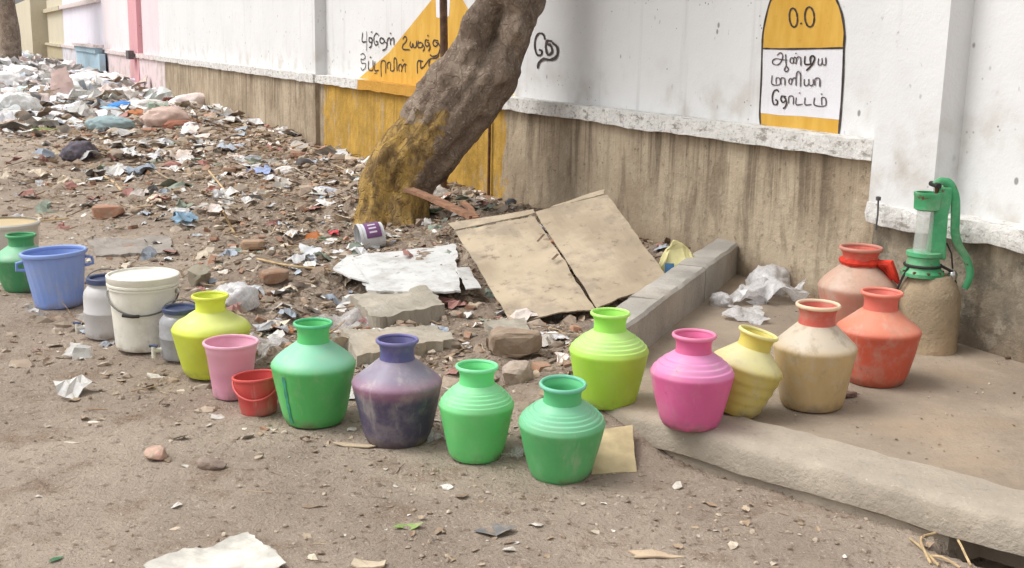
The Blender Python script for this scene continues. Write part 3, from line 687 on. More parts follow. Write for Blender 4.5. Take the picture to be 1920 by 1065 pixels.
# ------------------------------------------------------------------ water pots
def pot(name, label, px, py, w, h, rimw, low, high, lev=.62, zb=None, neck=None, rim=None, rings=0, ribs=0, tilt=(0, 0), shoulder=.58, dust=.25, mottle=0., band=None, basew=.70, trans=.22, neckh=.2, cone=False, seedrot=0., drip=None):
    g = G(px, py) if zb is None else PZ(px, py, zb)
    if zb is not None: g.z = zb
    dep = g.y; R = w/2*dep/F; Ht = h*dep/F/.96; rr = rimw/2*dep/F
    root = thing(name, label, 'water pot', g, (tilt[0], tilt[1], seedrot), 'plastic water pots lined up for the pump')
    body = [(basew*R*.90, .0), (basew*R*.97, .006), (basew*R*1.01, .018), (basew*R*1.03, .05*Ht)]
    zs = shoulder*Ht; zn = (1-neckh)*Ht; rn = rr*.79
    for k in range(1, 13):
        t_ = k/12; r = basew*R*1.03+(R*.985-basew*R*1.03)*(t_**.86); 
        if ribs: r *= 1+.022*math.sin(t_*ribs*2*math.pi)
        body.append((r, .05*Ht+(zs*.94-.05*Ht)*t_))
    body += [(R, zs*.985), (R*.995, zs*1.01), (R*.965, zs*1.045)]
    z0 = zs*1.045; ns = 14
    for k in range(1, ns+1):
        t_ = k/ns; r = R*.965+(rn*1.06-R*.965)*(t_ if cone else t_**1.15); z = z0+(zn-z0)*(t_ if cone else t_**.92)
        if rings and t_ < .72: z += .011*Ht*math.sin(t_/.72*rings*2*math.pi)
        body.append((r, z))
    if rings:   # finer sampling for the stepped rings
        bb = [q for q in body[:19]]; 
        for k in range(1, 49):
            t_ = k/48; r = R*.965+(rn*1.06-R*.965)*t_**1.15; z = z0+(zn-z0)*t_**.92
            if t_ < .72: z += .008*Ht*math.sin(t_/.72*rings*2*math.pi)
            bb.append((r, z))
        body = bb
    inner = [(rn*.93, zn)]+[(r-.004, z-.003) for r, z in reversed(body[8:-1:2])]
    m = pot_mat(name+'_body', low, high, lev*Ht*shoulder/.58, .025, dust, mottle=mottle, band=band, trans=trans)
    wob = lambda a, z, i: 1+.010*math.sin(2*a+seedrot*2)+.006*math.sin(3*a+z*14+seedrot)+.004*math.sin(5*a-z*25)+(.007 if abs(((a+.35) % math.pi)-.0) < .06 else 0)
    bo = MB().lathe(body+inner, 56, wob); bo.f = [f for f in bo.f if not (len(f) > 4 and f[0] > len(bo.v)//2)]
    bo.build('body', m, root, True)
    mn = m if neck is None else pot_mat(name+'_neck', neck, neck, 0, dust=dust*.6, trans=trans)
    mr = mn if rim is None else pot_mat(name+'_rim', rim, rim, 0, dust=dust*.6, trans=trans)
    nk = [(rn*1.05, zn-.004), (rn*1.0, zn+.03*Ht), (rn*1.0, zn+.45*neckh*Ht), (rn*1.04, Ht*.92), (rr*.93, Ht*.968)]
    nki = [(rr*.87, Ht*.968), (rn*.97, Ht*.92), (rn*.94, zn+.1*Ht), (rn*.93, zn)]
    b = MB().lathe(nk+nki, 44); b.f = [f for f in b.f if len(f) == 4]; b.build('neck', mn, root, True)
    MB().torus((0, 0, Ht*.975), rr*.925, rr*.075, 48, 10, 1.25).build('rim', mr, root, True)
    if 'water' not in M:
        t = NT('water'); t.col(lin((120, 118, 108))).rough(.05); M['water'] = t.m
    MB().lathe([(0, 0), (R*.9, .0)], 32, c=(0, 0, zs*.96), cap=False).build('water_surface', M['water'], root)
    if drip:
        an, hw, za, zb2 = drip; V = []
        for k in range(13):
            z = za*Ht+(zb2-za)*Ht*k/12; r = np.interp(z, [q_[1] for q_ in body[:16]], [q_[0] for q_ in body[:16]])*wob(an, z, 0)+.0025; w_ = hw*(1+.25*math.sin(k*1.9)); V += [(r*math.cos(an-w_), r*math.sin(an-w_), z), (r*math.cos(an+w_), r*math.sin(an+w_), z)]
        b = MB(); b.add(V, [(2*k, 2*k+1, 2*k+3, 2*k+2) for k in range(12)]); b.build('paint_drip', simple(name+'_drip', (66, 156, 130), .5, .3, 20, 0), root, True)
    landmark(g, 'near the '+' '.join(name.split('_')))
    return root, R, Ht

G1, G2 = (64, 178, 92), (120, 212, 170)
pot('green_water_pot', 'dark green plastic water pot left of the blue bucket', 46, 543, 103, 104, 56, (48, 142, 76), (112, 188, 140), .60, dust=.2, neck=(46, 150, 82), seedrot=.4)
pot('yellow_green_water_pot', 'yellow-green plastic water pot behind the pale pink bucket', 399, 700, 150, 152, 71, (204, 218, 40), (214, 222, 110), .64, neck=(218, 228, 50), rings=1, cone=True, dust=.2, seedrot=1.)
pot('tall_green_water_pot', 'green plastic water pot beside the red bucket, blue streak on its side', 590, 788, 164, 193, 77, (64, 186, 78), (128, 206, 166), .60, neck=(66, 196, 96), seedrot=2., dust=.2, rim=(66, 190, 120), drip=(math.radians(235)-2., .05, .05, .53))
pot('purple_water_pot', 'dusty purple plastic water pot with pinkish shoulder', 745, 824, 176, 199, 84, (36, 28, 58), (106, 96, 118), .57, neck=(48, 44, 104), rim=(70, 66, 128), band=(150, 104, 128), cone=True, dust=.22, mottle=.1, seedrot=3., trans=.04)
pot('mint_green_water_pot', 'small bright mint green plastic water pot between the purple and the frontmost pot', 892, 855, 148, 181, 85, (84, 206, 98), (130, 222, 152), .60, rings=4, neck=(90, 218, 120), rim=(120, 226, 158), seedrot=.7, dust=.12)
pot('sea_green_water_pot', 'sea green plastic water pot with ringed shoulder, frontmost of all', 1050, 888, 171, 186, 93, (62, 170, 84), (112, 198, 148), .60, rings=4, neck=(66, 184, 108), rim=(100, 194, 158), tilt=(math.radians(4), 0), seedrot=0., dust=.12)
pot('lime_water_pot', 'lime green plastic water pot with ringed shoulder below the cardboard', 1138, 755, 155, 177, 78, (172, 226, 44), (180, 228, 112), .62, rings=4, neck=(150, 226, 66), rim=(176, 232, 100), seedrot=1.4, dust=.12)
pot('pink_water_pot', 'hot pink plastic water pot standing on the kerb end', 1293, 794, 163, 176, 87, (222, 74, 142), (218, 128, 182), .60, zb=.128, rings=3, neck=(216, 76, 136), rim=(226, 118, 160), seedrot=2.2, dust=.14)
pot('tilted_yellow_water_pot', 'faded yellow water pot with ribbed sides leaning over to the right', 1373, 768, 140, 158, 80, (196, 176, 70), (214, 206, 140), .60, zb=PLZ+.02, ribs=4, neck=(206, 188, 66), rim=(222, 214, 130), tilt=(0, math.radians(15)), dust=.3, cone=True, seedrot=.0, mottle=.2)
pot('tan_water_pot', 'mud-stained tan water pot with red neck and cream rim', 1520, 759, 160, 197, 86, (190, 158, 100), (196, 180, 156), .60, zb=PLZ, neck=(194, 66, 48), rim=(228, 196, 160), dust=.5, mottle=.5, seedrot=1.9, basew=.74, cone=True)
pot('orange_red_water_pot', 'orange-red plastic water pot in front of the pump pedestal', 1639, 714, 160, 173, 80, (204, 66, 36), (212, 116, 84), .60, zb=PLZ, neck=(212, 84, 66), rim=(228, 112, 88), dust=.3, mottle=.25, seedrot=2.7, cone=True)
pr, pR, pH = pot('faded_red_water_pot', 'faded red water pot by the wall with red cloth at its neck', 1600, 638, 150, 178, 82, (186, 108, 86), (186, 142, 118), .56, zb=PLZ, neck=(202, 66, 46), rim=(186, 108, 86), dust=.5, mottle=.5, seedrot=.2, basew=.66)
# blue-grey streak of dripped paint on the tall green pot is a thin raised run
tg = bpy.data.objects['tall_green_water_pot']

# ------------------------------------------------------------------ pump
t = NT('green_enamel'); _c = t.mix(t.rmp(t.noise(7, 5), .35, .68), lin((56, 146, 96)), lin((88, 176, 124))); _c = t.mix(t.rmp(t.noise(16, 7, .72), .60, .65), _c, lin((104, 72, 50))); _c = t.mix(t.math('MULTIPLY', t.rmp(t.noise(5, 6, .7), .5, .66), .35), _c, lin((170, 168, 150)))
t.col(_c).rough(.5).spec(.4); t.bump(t.noise(40, 5), .3, .008); M['pgreen'] = t.m; M['dark'] = simple('dark_rubber', (44, 40, 38), .7, .3, 20, .1)
M['ped'] = concrete_mat('pedestal_concrete', (164, 147, 122), sand=.7, dark=.45)
pg = PZ(1735, 652, PLZ); pump = thing('hand_pump', 'green iron hand pump on a concrete pedestal against the wall', 'hand pump', (pg.x, pg.y, PLZ), (0, 0, 0)); landmark(pg, 'by the hand pump')
k_ = pg.y/F
def q(px, py, y=0.): return Vector((((px-1735)-.06*(652-py))*k_, y, (652-py)*k_/.97))
b = MB(); n8 = 8
prof = [(.158, -.03), (.156, .012), (.150, .03), (.149, .12), (.147, .25), (.138, .285), (.120, .32), (.104, .348), (.095, .36)]
b.lathe(prof, 24, lambda a, z, i: .93+.07*abs(math.cos(2*a))**.6); ang0 = math.pi/8
for i, v in enumerate(b.v): a = math.atan2(v[1], v[0])+ang0*.6; r = math.hypot(v[0], v[1]); b.v[i] = (r*math.cos(a)-.005, r*math.sin(a), v[2])
_pv = np.array(b.v); _pv[:, :2] *= (1+.025*fbm(_pv, 9, 4, 33))[:, None]; b.v = [tuple(v) for v in _pv]; b.build('pedestal', M['ped'], pump, True)
cx = q(1724, 500).x
MB().lathe([(.098, .355), (.098, .372), (.086, .385), (.072, .43), (.072, .445), (.080, .45), (.080, .468), (.03, .47)], 32, c=(cx, 0, 0)).build('base_flange', M['pgreen'], pump, True)
for k in range(5):
    a = -math.pi*.95+k*math.pi*.22; MB().lathe([(.009, .37), (.009, .381), (.0, .383)], 6, c=(cx+.090*math.cos(a), .090*math.sin(a), 0)).build('bolt', M['rust'], pump)
MB().torus((cx, 0, .405), .083, .007, 32, 8).build('rubber_band', M['dark'], pump, True)
MB().tube([(cx+.08, -.03, .405), (cx+.13, -.04, .38), (cx+.15, -.03, .33), (cx+.16, -.02, .26)], .007, 8).build('cord', M['dark'], pump, True)
MB().tube([(cx-.075, -.03, .405), (cx-.1, -.03, .35), (cx-.12, -.02, .28)], .006, 8).build('cord', M['dark'], pump, True)
t = NT('clear_plastic_tube'); t.col(lin((222, 226, 222))).rough(.15).spec(.6); tp = t.n('ShaderNodeBsdfTransparent'); mx = t.n('ShaderNodeMixShader'); t.set(mx.inputs[0], t.rmp(t.noise(9, 4, stretch=(1, 1, .4)), .3, .7, .1, .32))
t.t.links.new(tp.outputs[0], mx.inputs[1]); t.t.links.new(t.b.outputs[0], mx.inputs[2]); t.t.links.new(mx.outputs[0], t.out.inputs[0]); M['clear'] = t.m
x1 = q(1722, 440).x
MB().lathe([(.043, .468), (.043, .50), (.039, .56), (.041, .62), (.039, .685), (.037, .685), (.040, .47)], 28, c=(x1, -.01, 0), closed=True).build('bottle_sleeve', M['clear'], pump, True)
x2 = q(1727, 388).x
b = MB().lathe([(.045, .665), (.058, .672), (.060, .73), (.063, .735), (.063, .75), (.052, .75), (.050, .70), (.0, .69)], 30, c=(x2, -.005, 0)); b.build('pump_head', M['pgreen'], pump, True)
x3 = q(1756, 420).x
b = MB(); V = []
for (px, py, hw) in ((1747, 482, 18), (1749, 450, 15), (1752, 400, 14), (1757, 372, 14), (1760, 348, 11)):
    c = q(px, py); V += [(c.x-hw*k_, -.028, c.z), (c.x+hw*k_, -.028, c.z), (c.x+hw*k_, .028, c.z), (c.x-hw*k_, .028, c.z)]
b.add(V, [(3, 2, 1, 0), (16, 17, 18, 19)]+[(4*i+j, 4*i+(j+1) % 4, 4*i+4+(j+1) % 4, 4*i+4+j) for i in range(4) for j in range(4)])
o = b.build('column', M['pgreen'], pump); md = o.modifiers.new('b', 'BEVEL'); md.width = .008; md.segments = 2
hp = [Vector(tuple(v)) for v in crom([tuple(q(a, c_, -.01)) for a, c_ in ((1741, 346), (1752, 338), (1768, 344), (1779, 368), (1781, 400), (1782, 432), (1790, 456), (1803, 476), (1813, 502), (1811, 522), (1804, 536))], 5)]
MB().tube(hp, [(.020 if i < 8 else .024 if i < 30 else .022)-.0001*i for i in range(len(hp))], 10, flat=.55).build('handle', M['pgreen'], pump, True)
MB().tube([q(1744, 344, -.01), q(1746, 380, -.008)], .011, 8).build('piston_rod', M['rust'], pump)
c = q(1742, 345); b = MB().tube([(c.x, -.05, c.z), (c.x, .05, c.z)], .013, 12); b.build('pivot_bolt', M['dark'], pump)
M['chrome'] = simple('worn_steel', (190, 190, 186), .22, .2, 20, 0, metal=.9); c = q(1777, 510)
b = MB(); b.lathe([(.0, -.03), (.014, -.026), (.022, -.012), (.024, .004), (.018, .018), (.008, .026), (.0, .028)], 18, c=(c.x, -.03, c.z)); b.build('steel_weight', M['chrome'], pump, True)
MB().tube([q(1777, 498, -.03), q(1775, 470, -.02), q(1768, 452, 0)], .004, 6).build('chain', M['dark'], pump)
# red cloth on the faded pot
M['redcloth'] = simple('red_cloth', (206, 56, 36), .8, .3, 20, .4)
z0 = pH*.84; pp = [(math.cos(a)*pR*.42, math.sin(a)*pR*.42, z0) for a in [k*2*math.pi/16 for k in range(17)]]
b = MB().tube(pp, [.017+.004*math.sin(i*2.) for i in range(17)], 8)
b.tube([(pR*.40, -.06, z0), (pR*.6, -.09, z0+.005), (pR*.72, -.10, z0-.05), (pR*.86, -.10, z0-.085)], [.02, .026, .022, .008], 8)
b.tube([(pR*.40, -.05, z0), (pR*.62, -.06, z0-.03), (pR*.70, -.09, z0-.07)], [.018, .02, .01], 8)
o = b.build('red_cloth_strip', M['redcloth'], None, True); o.location = pr.location; tag(o, 'bright red cloth strip knotted round the neck of the faded pot', 'cloth')

# ------------------------------------------------------------------ buckets and cans
def bucket_root(name, label, px, py, cat='bucket', tilt=(0, 0), group='buckets and cans in the water queue'):
    g = G(px, py); landmark(g, 'near the '+name.replace('_', ' ')); return thing(name, label, cat, g, (tilt[0], tilt[1], 0), group), g.y/F
def shell(prof, th=.004): return prof+[(r-th, z) for r, z in reversed(prof[1:])]+[(0, prof[1][1]+th)]
def handle_arc(R, z, drop, r, yaw, parent, mat, side=1):
    pts = [(R*math.cos(a)*math.cos(yaw)-drop[0]*math.sin(a)*math.sin(yaw), R*math.cos(a)*math.sin(yaw)+drop[0]*math.sin(a)*math.cos(yaw), z+drop[1]*math.sin(a)) for a in [k*math.pi/18 for k in range(19)]]
    return MB().tube(pts, r, 8).build('handle', mat, parent, True)
# blue ribbed bucket
M['bbucket'] = pot_mat('blue_plastic', (104, 138, 212), (116, 146, 214), .1, dust=.12, trans=.12); M['bdark'] = pot_mat('blue_plastic_lug', (92, 126, 204), (92, 126, 204), .1, dust=.1, trans=0)
r_, k = bucket_root('blue_bucket', 'blue plastic bucket with swirled ribs, second row from the left edge', 112, 572, tilt=(0, math.radians(-3)))
Rb = 59*k; Hb = 105*k
pf = [(Rb*.70, 0), (Rb*.74, .008), (Rb*.75, .02)]+[(Rb*(.75+.22*t_), .02+(Hb-.02)*t_) for t_ in [i/10 for i in range(1, 10)]]+[(Rb*.97, Hb*.955), (Rb*.985, Hb*.98), (Rb*.985, Hb)]
b = MB().lathe(shell(pf), 96, lambda a, z, i: 1+(.012*math.sin(24*a+z*18) if .02 < z < Hb*.93 and i < 13 else 0)); b.build('body', M['bbucket'], r_, True)
MB().torus((0, 0, Hb*.985), Rb*.985, .011, 64, 8, 1.2).build('rim', M['bbucket'], r_, True)
for a in (math.pi*1.12, math.pi*.12):
    b = MB(); b.tube([(Rb*.95*math.cos(a), Rb*.95*math.sin(a), Hb*.86), (Rb*1.14*math.cos(a), Rb*1.14*math.sin(a), Hb*.84), (Rb*1.16*math.cos(a), Rb*1.16*math.sin(a), Hb*.72), (Rb*.9*math.cos(a), Rb*.9*math.sin(a), Hb*.70)], .009, 8); b.build('handle_lug', M['bdark'], r_, True)
# white paint pail
M['pail'] = pot_mat('offwhite_pail', (214, 211, 198), (218, 214, 200), .1, dust=.3, dustc=(180, 172, 156), trans=.05); M['wire'] = simple('handle_wire', (110, 108, 104), .4, .2, 20, 0, metal=.6)
r_, k = bucket_root('white_pail', 'tall white lidded paint pail with wire handle', 274, 648)
Rw = 66*k; Hw = 143*k
pf = [(Rw*.80, 0), (Rw*.84, .006), (Rw*.85, .02), (Rw*.95, Hw*.80), (Rw*.95, Hw*.82), (Rw*1.0, Hw*.822), (Rw*1.0, Hw*.845), (Rw*.97, Hw*.85), (Rw*.97, Hw*.89)]
MB().lathe(shell(pf, .003), 56).build('body', M['pail'], r_, True)
MB().lathe([(Rw*.99, Hw*.86), (Rw*1.02, Hw*.865), (Rw*1.02, Hw*.89), (Rw*1.0, Hw*.9), (Rw*1.02, Hw*.91), (Rw*1.03, Hw*.99), (Rw*1.0, Hw*1.0), (Rw*.95, Hw*1.0), (Rw*.93, Hw*.972), (Rw*.5, Hw*.968), (0, Hw*.968)], 56).build('lid', M['pail'], r_, True)
handle_arc(Rw*1.0, Hw*.77, (-Rw*1.0, -Hw*.25), .0045, math.radians(14), r_, M['wire'])
MB().tube([(-.05, -Rw*1.0, Hw*.525), (-.0, -Rw*1.03, Hw*.517), (.03, -Rw*1.03, Hw*.523)], .008, 8).build('grip', M['dark'], r_, True)
for s_ in (-1, 1):
    MB().lathe([(.012, 0), (.014, .006), (.008, .012)], 12).build('ear', M['pail'], r_); e = bpy.context.scene.collection.objects[-1]; e.rotation_euler = (0, s_*math.pi/2, 0); e.location = (s_*Rw*.97, 0, Hw*.77)
# two water dispensers
M['can'] = pot_mat('milky_can', (186, 184, 184), (192, 190, 190), .1, dust=.3, trans=.2); M['navy'] = simple('navy_plastic', (66, 76, 108), .5, .3, 20, .1)
M['tapred'] = simple('red_plastic', (176, 66, 58), .5, .3, 20, .1)
def can(name, label, px, py, w, h, mat, lid, tap):
    r_, k = bucket_root(name, label, px, py, 'water can'); R = w/2*k; Hh = h*k/.97
    pf = [(R*.92, 0), (R*.98, .01), (R, .03), (R, Hh*.40), (R*1.02, Hh*.41), (R*1.02, Hh*.43), (R, Hh*.44), (R, Hh*.68), (R*.96, Hh*.76), (R*.80, Hh*.84), (R*.74, Hh*.86), (R*.74, Hh*.93)]
    MB().lathe(shell(pf, .003), 44).build('body', mat, r_, True)
    MB().lathe([(R*.80, Hh*.90), (R*.84, Hh*.91), (R*.84, Hh*.985), (R*.80, Hh), (R*.68, Hh*.99), (R*.66, Hh*.95), (R*.0, Hh*.94)], 40).build('neck_ring', lid, r_, True)
    a = tap; d = Vector((math.cos(a), math.sin(a), 0)); b = MB()
    b.tube([d*R*.96+Vector((0, 0, .045)), d*(R+.04)+Vector((0, 0, .045))], .011, 10); b.tube([d*(R+.035)+Vector((0, 0, .065)), d*(R+.035)+Vector((0, 0, .012))], .010, 10); b.build('tap', M['pail'], r_, True)
    b = MB().tube([d*(R+.035)+Vector((-.018, 0, .068)), d*(R+.035)+Vector((.018, 0, .068))], .007, 8); b.build('tap_lever', lid, r_, True)
    handle_arc(R*.82, Hh*.95, (.03, Hh*.16), .003, math.radians(10), r_, M['wire'])
    return r_
can('milky_water_can', 'milky grey plastic water can with dark ring, left of the white pail', 203, 628, 84, 112, M['can'], M['navy'], math.radians(195))
M['canc'] = film_mat('clear_can', (206, 206, 210), .62, .2)
can('clear_water_can', 'clear plastic water can with navy ring between white pail and yellow-green pot', 342, 668, 82, 96, M['canc'], M['navy'], math.radians(215))
# pink bucket
M['pinkb'] = pot_mat('pale_pink_plastic', (224, 150, 178), (230, 164, 188), .12, dust=.12, trans=.2)
r_, k = bucket_root('pale_pink_bucket', 'pale pink plastic bucket in front of the yellow-green pot', 436, 741)
Rp = 52*k; Hp = 108*k
pf = [(Rp*.66, 0), (Rp*.70, .006), (Rp*.72, .02), (Rp*.90, Hp*.80), (Rp*.92, Hp*.81), (Rp*.97, Hp*.985), (Rp*.97, Hp)]
MB().lathe(shell(pf, .003), 56).build('body', M['pinkb'], r_, True); MB().torus((0, 0, Hp*.99), Rp*.975, .007, 56, 8, 1.1).build('rim', M['pinkb'], r_, True)
# red bucket
M['redb'] = pot_mat('red_plastic_bucket', (186, 38, 36), (192, 44, 40), .1, dust=.1, trans=.1)
r_, k = bucket_root('red_bucket', 'small red plastic bucket squeezed between pink bucket and green pot', 486, 773, tilt=(math.radians(-2), math.radians(-4)))
Rr = 45*k; Hr = 74*k
pf = [(Rr*.72, 0), (Rr*.76, .005), (Rr*.78, .015), (Rr*.86, Hr*.5), (Rr*.88, Hr*.52), (Rr*.89, Hr*.54), (Rr*.96, Hr*.9), (Rr*.97, Hr)]
MB().lathe(shell(pf, .003), 48).build('body', M['redb'], r_, True); MB().torus((0, 0, Hr*.985), Rr*.98, .006, 48, 8, 1.1).build('rim', M['redb'], r_, True)
handle_arc(Rr*1.0, Hr*.9, (-Rr*1.02, -Hr*.42), .0045, math.radians(8), r_, M['redb'])
# pale tub cut by the frame edge
M['tub'] = pot_mat('pale_tub', (176, 172, 164), (184, 180, 170), .1, dust=.4, trans=0.); M['slurry'] = simple('tan_water', (206, 180, 132), .35, .12, 5, 0)
g = G(14, 500); k = g.y/F; r_ = thing('pale_tub', 'pale grey tub full of tan water, cut off by the left frame edge', 'tub', g); landmark(g, 'near the pale tub')
Rt = 62*k; Ht = 88*k
MB().lathe(shell([(Rt*.86, 0), (Rt*.9, .01), (Rt*.97, Ht*.9), (Rt*1.02, Ht*.91), (Rt*1.03, Ht*.97), (Rt*.99, Ht)], .005), 56).build('body', M['tub'], r_, True)
MB().lathe([(0, Ht*.955), (Rt*.96, Ht*.955)], 48, cap=False).build('water_surface', M['slurry'], r_)

# ------------------------------------------------------------------ sheets, boards, slabs
M['card'] = NT('cardboard'); t = M['card']; a = t.mix(t.rmp(t.noise(2.5, 6, .62), .35, .68), lin((164, 149, 128)), lin((188, 172, 149)))
a = t.mix(t.math('MULTIPLY', t.rmp(t.noise(4, 6, .7), .48, .62), .6), a, lin((148, 136, 122))); a = t.mix(t.math('MULTIPLY', t.rmp(t.noise(16, 5, .65), .6, .7), .6), a, lin((118, 98, 80)))
t.col(a).rough(.9).spec(.1); t.bump(t.noise(8, 5), .25, .02); M['card'] = t.m
def sheet(pts4, nu, nv, amp, th, seed, jag=0., freq=3.5):
    """thin slab spanned by four corners (a,b,c,d), wrinkled, with ragged edges"""
    A, B, C_, D = [Vector(p) for p in pts4]; cen = (A+B+C_+D)/4; nrm = (C_-A).cross(D-B).normalized()
    if nrm.z < 0: nrm = -nrm
    u, v = np.meshgrid(np.linspace(0, 1, nu+1), np.linspace(0, 1, nv+1)); u = u.reshape(-1, 1); v = v.reshape(-1, 1); a_, b_, c_, d_ = [np.array(tuple(q_)) for q_ in (A, B, C_, D)]
    P = (a_*(1-u)+b_*u)*(1-v)+(d_*(1-u)+c_*u)*v; cn = np.array(tuple(cen))
    if jag:
        bd_ = ((u < 1e-6)|(u > 1-1e-6)|(v < 1e-6)|(v > 1-1e-6)); dn = cn-P; dn /= np.linalg.norm(dn, axis=1)[:, None]+1e-9
        P = P+dn*bd_*(np.abs(fbm(P, 14, 3, seed))*jag)[:, None]
    P = P+np.array(tuple(nrm))*(amp*fbm(P, freq, 4, seed+1))[:, None]
    V = [Vector(tuple(q_)) for q_ in P]
    N = len(V); V2 = V+[p-nrm*th for p in V]; w = nu+1
    Fc = [(j*w+i, j*w+i+1, (j+1)*w+i+1, (j+1)*w+i) for j in range(nv) for i in range(nu)]
    Fc += [tuple(N+x for x in reversed(f)) for f in Fc[:nu*nv]]
    bd = [i for i in range(w)]+[j*w+nu for j in range(1, nv+1)]+[nv*w+i for i in reversed(range(nu))]+[j*w for j in reversed(range(1, nv))]
    Fc += [(bd[i], N+bd[i], N+bd[(i+1) % len(bd)], bd[(i+1) % len(bd)]) for i in range(len(bd))]
    b = MB(); b.add(V2, Fc); return b
def fix_normals(o):
    import bmesh
    bm = bmesh.new(); bm.from_mesh(o.data); bmesh.ops.recalc_face_normals(bm, faces=bm.faces); bm.to_mesh(o.data); bm.free(); return o
cb = thing('flattened_cardboard_box', 'large flattened tan cardboard box lying tilted beside the side kerb', 'cardboard'); landmark(PD(1050, 500, 7.8), 'beside the flattened cardboard')
cA, cS, cB = PD(853, 433, 8.3), PD(1003, 401, 8.42), PD(1139, 366, 8.55); cD, cT, cC = PD(960, 604, 7.0), PD(1118, 582, 7.14), PD(1259, 524, 7.45)
fix_normals(sheet([cA, cS+(cA-cS)*.01, cT+(cD-cT)*.01, cD], 18, 22, .04, .007, 101, .018).build('panel', M['card'], cb))
fix_normals(sheet([cS+Vector((.002, .008, .004)), cB, cC, cT+Vector((.002, .0, .008))], 18, 22, .04, .007, 105, .014).build('panel', M['card'], cb))
fl = PD(840, 419, 8.42)
fix_normals(sheet([fl, PD(1000, 392, 8.55), cS+Vector((0, .01, .004)), cA+Vector((0, .01, .004))], 10, 3, .01, .006, 107, .006).build('flap', M['card'], cb))
fix_normals(sheet([PD(1040, 384, 8.72), PD(1134, 355, 8.75), cB+Vector((-.02, .01, .004)), PD(1030, 392, 8.5)+Vector((0, .01, .004))], 10, 3, .015, .006, 109, .01).build('flap', M['card'], cb))
def tape(p0, p1, w): 
    d = (p1-p0).normalized(); n_ = Vector((0, 0, 1)); s_ = d.cross(n_).normalized()*w; up = Vector((0, 0, .004))
    b = MB(); b.add([p0+s_+up, p0-s_+up, p1-s_+up, p1+s_+up, p0+s_+up*2, p0-s_+up*2, p1-s_+up*2, p1+s_+up*2], [(0, 1, 2, 3), (7, 6, 5, 4), (0, 4, 5, 1), (1, 5, 6, 2), (2, 6, 7, 3), (3, 7, 4, 0)]); return b
M['torn'] = simple('torn_card_edge', (112, 92, 74), .9, .3, 30, .3)
tape(PD(1020, 441, 8.0), PD(1008, 454, 7.92), .006).build('torn_flap', M['torn'], cb); tape(PD(1046, 478, 7.72), PD(1036, 488, 7.68), .008).build('torn_flap', M['torn'], cb)
# white board
M['wboard'] = NT('white_laminate'); t = M['wboard']; a = t.mix(t.rmp(t.noise(6, 6, .65), .45, .7), lin((208, 208, 206)), lin((176, 174, 170))); a = t.mix(t.math('MULTIPLY', t.rmp(t.noise(22, 5, .7), .6, .68), .7), a, lin((120, 112, 104))); t.col(a).rough(.5).spec(.4); M['wboard'] = t.m
wA, wB, wC, wD = PD(648, 478, 8.75), PD(856, 456, 8.95), PD(893, 540, 7.75), PD(690, 545, 7.72)
wb = thing('broken_white_board', 'broken white laminate board lying left of the flattened cardboard', 'board'); landmark((wA+wC)/2, 'beside the broken white board')
fix_normals(sheet([wA, wB, PD(868, 548, 7.6), PD(688, 544, 7.62)], 22, 14, .02, .012, 111, .07).build('board', M['wboard'], wb))
fix_normals(sheet([PD(622, 503, 8.25), wA+Vector((.02, 0, .004)), PD(690, 530, 7.8)+Vector((0, 0, .004)), PD(655, 520, 7.95)], 8, 6, .01, .010, 113, .03).build('board_corner', M['wboard'], wb))
fix_normals(sheet([PD(853, 505, 8.1)+Vector((0, 0, .012)), PD(880, 500, 8.15), PD(903, 540, 7.7), PD(874, 545, 7.65)+Vector((0, 0, .008))], 6, 6, .01, .008, 115, .03).build('board_corner', M['wboard'], wb))
# slabs of broken concrete
M['slab'] = concrete_mat('broken_concrete', (172, 164, 150), sand=.35, dark=.4); M['slabg'] = concrete_mat('grey_broken_concrete', (158, 150, 142), sand=.1, dark=.4)
def cslab(name, label, pts, th, mat, seed, lift=.0):
    P = [G(*p) for p in pts]; o = fix_normals(sheet([p+Vector((0, 0, th+lift)) for p in P], 26, 18, .035, th+.03, seed, .075, 6.).build(name, mat)); landmark((P[0]+P[2])/2, label[1]); return tag(o, label[0], 'slab')
cslab('concrete_slab', ('pale broken concrete slab under the clear plastic bag', 'by the concrete slab behind the purple pot'), [(652, 578), (800, 560), (836, 592), (700, 625)], .075, M['slab'], 121)
cslab('concrete_slab', ('pale concrete slab right behind the purple pot', 'by the slab behind the purple pot'), [(640, 640), (820, 628), (860, 655), (668, 690)], .06, M['slab'], 123)
cslab('concrete_slab', ('flat grey concrete slab behind the blue bucket', 'by the slab behind the blue bucket'), [(160, 450), (318, 446), (330, 474), (178, 484)], .018, M['slabg'], 125)
cslab('broken_plank', ('torn pale fibreboard piece just below the flattened cardboard', 'below the flattened cardboard'), [(905, 618), (985, 612), (1000, 640), (930, 645)], .03, M['slab'], 127, .02)

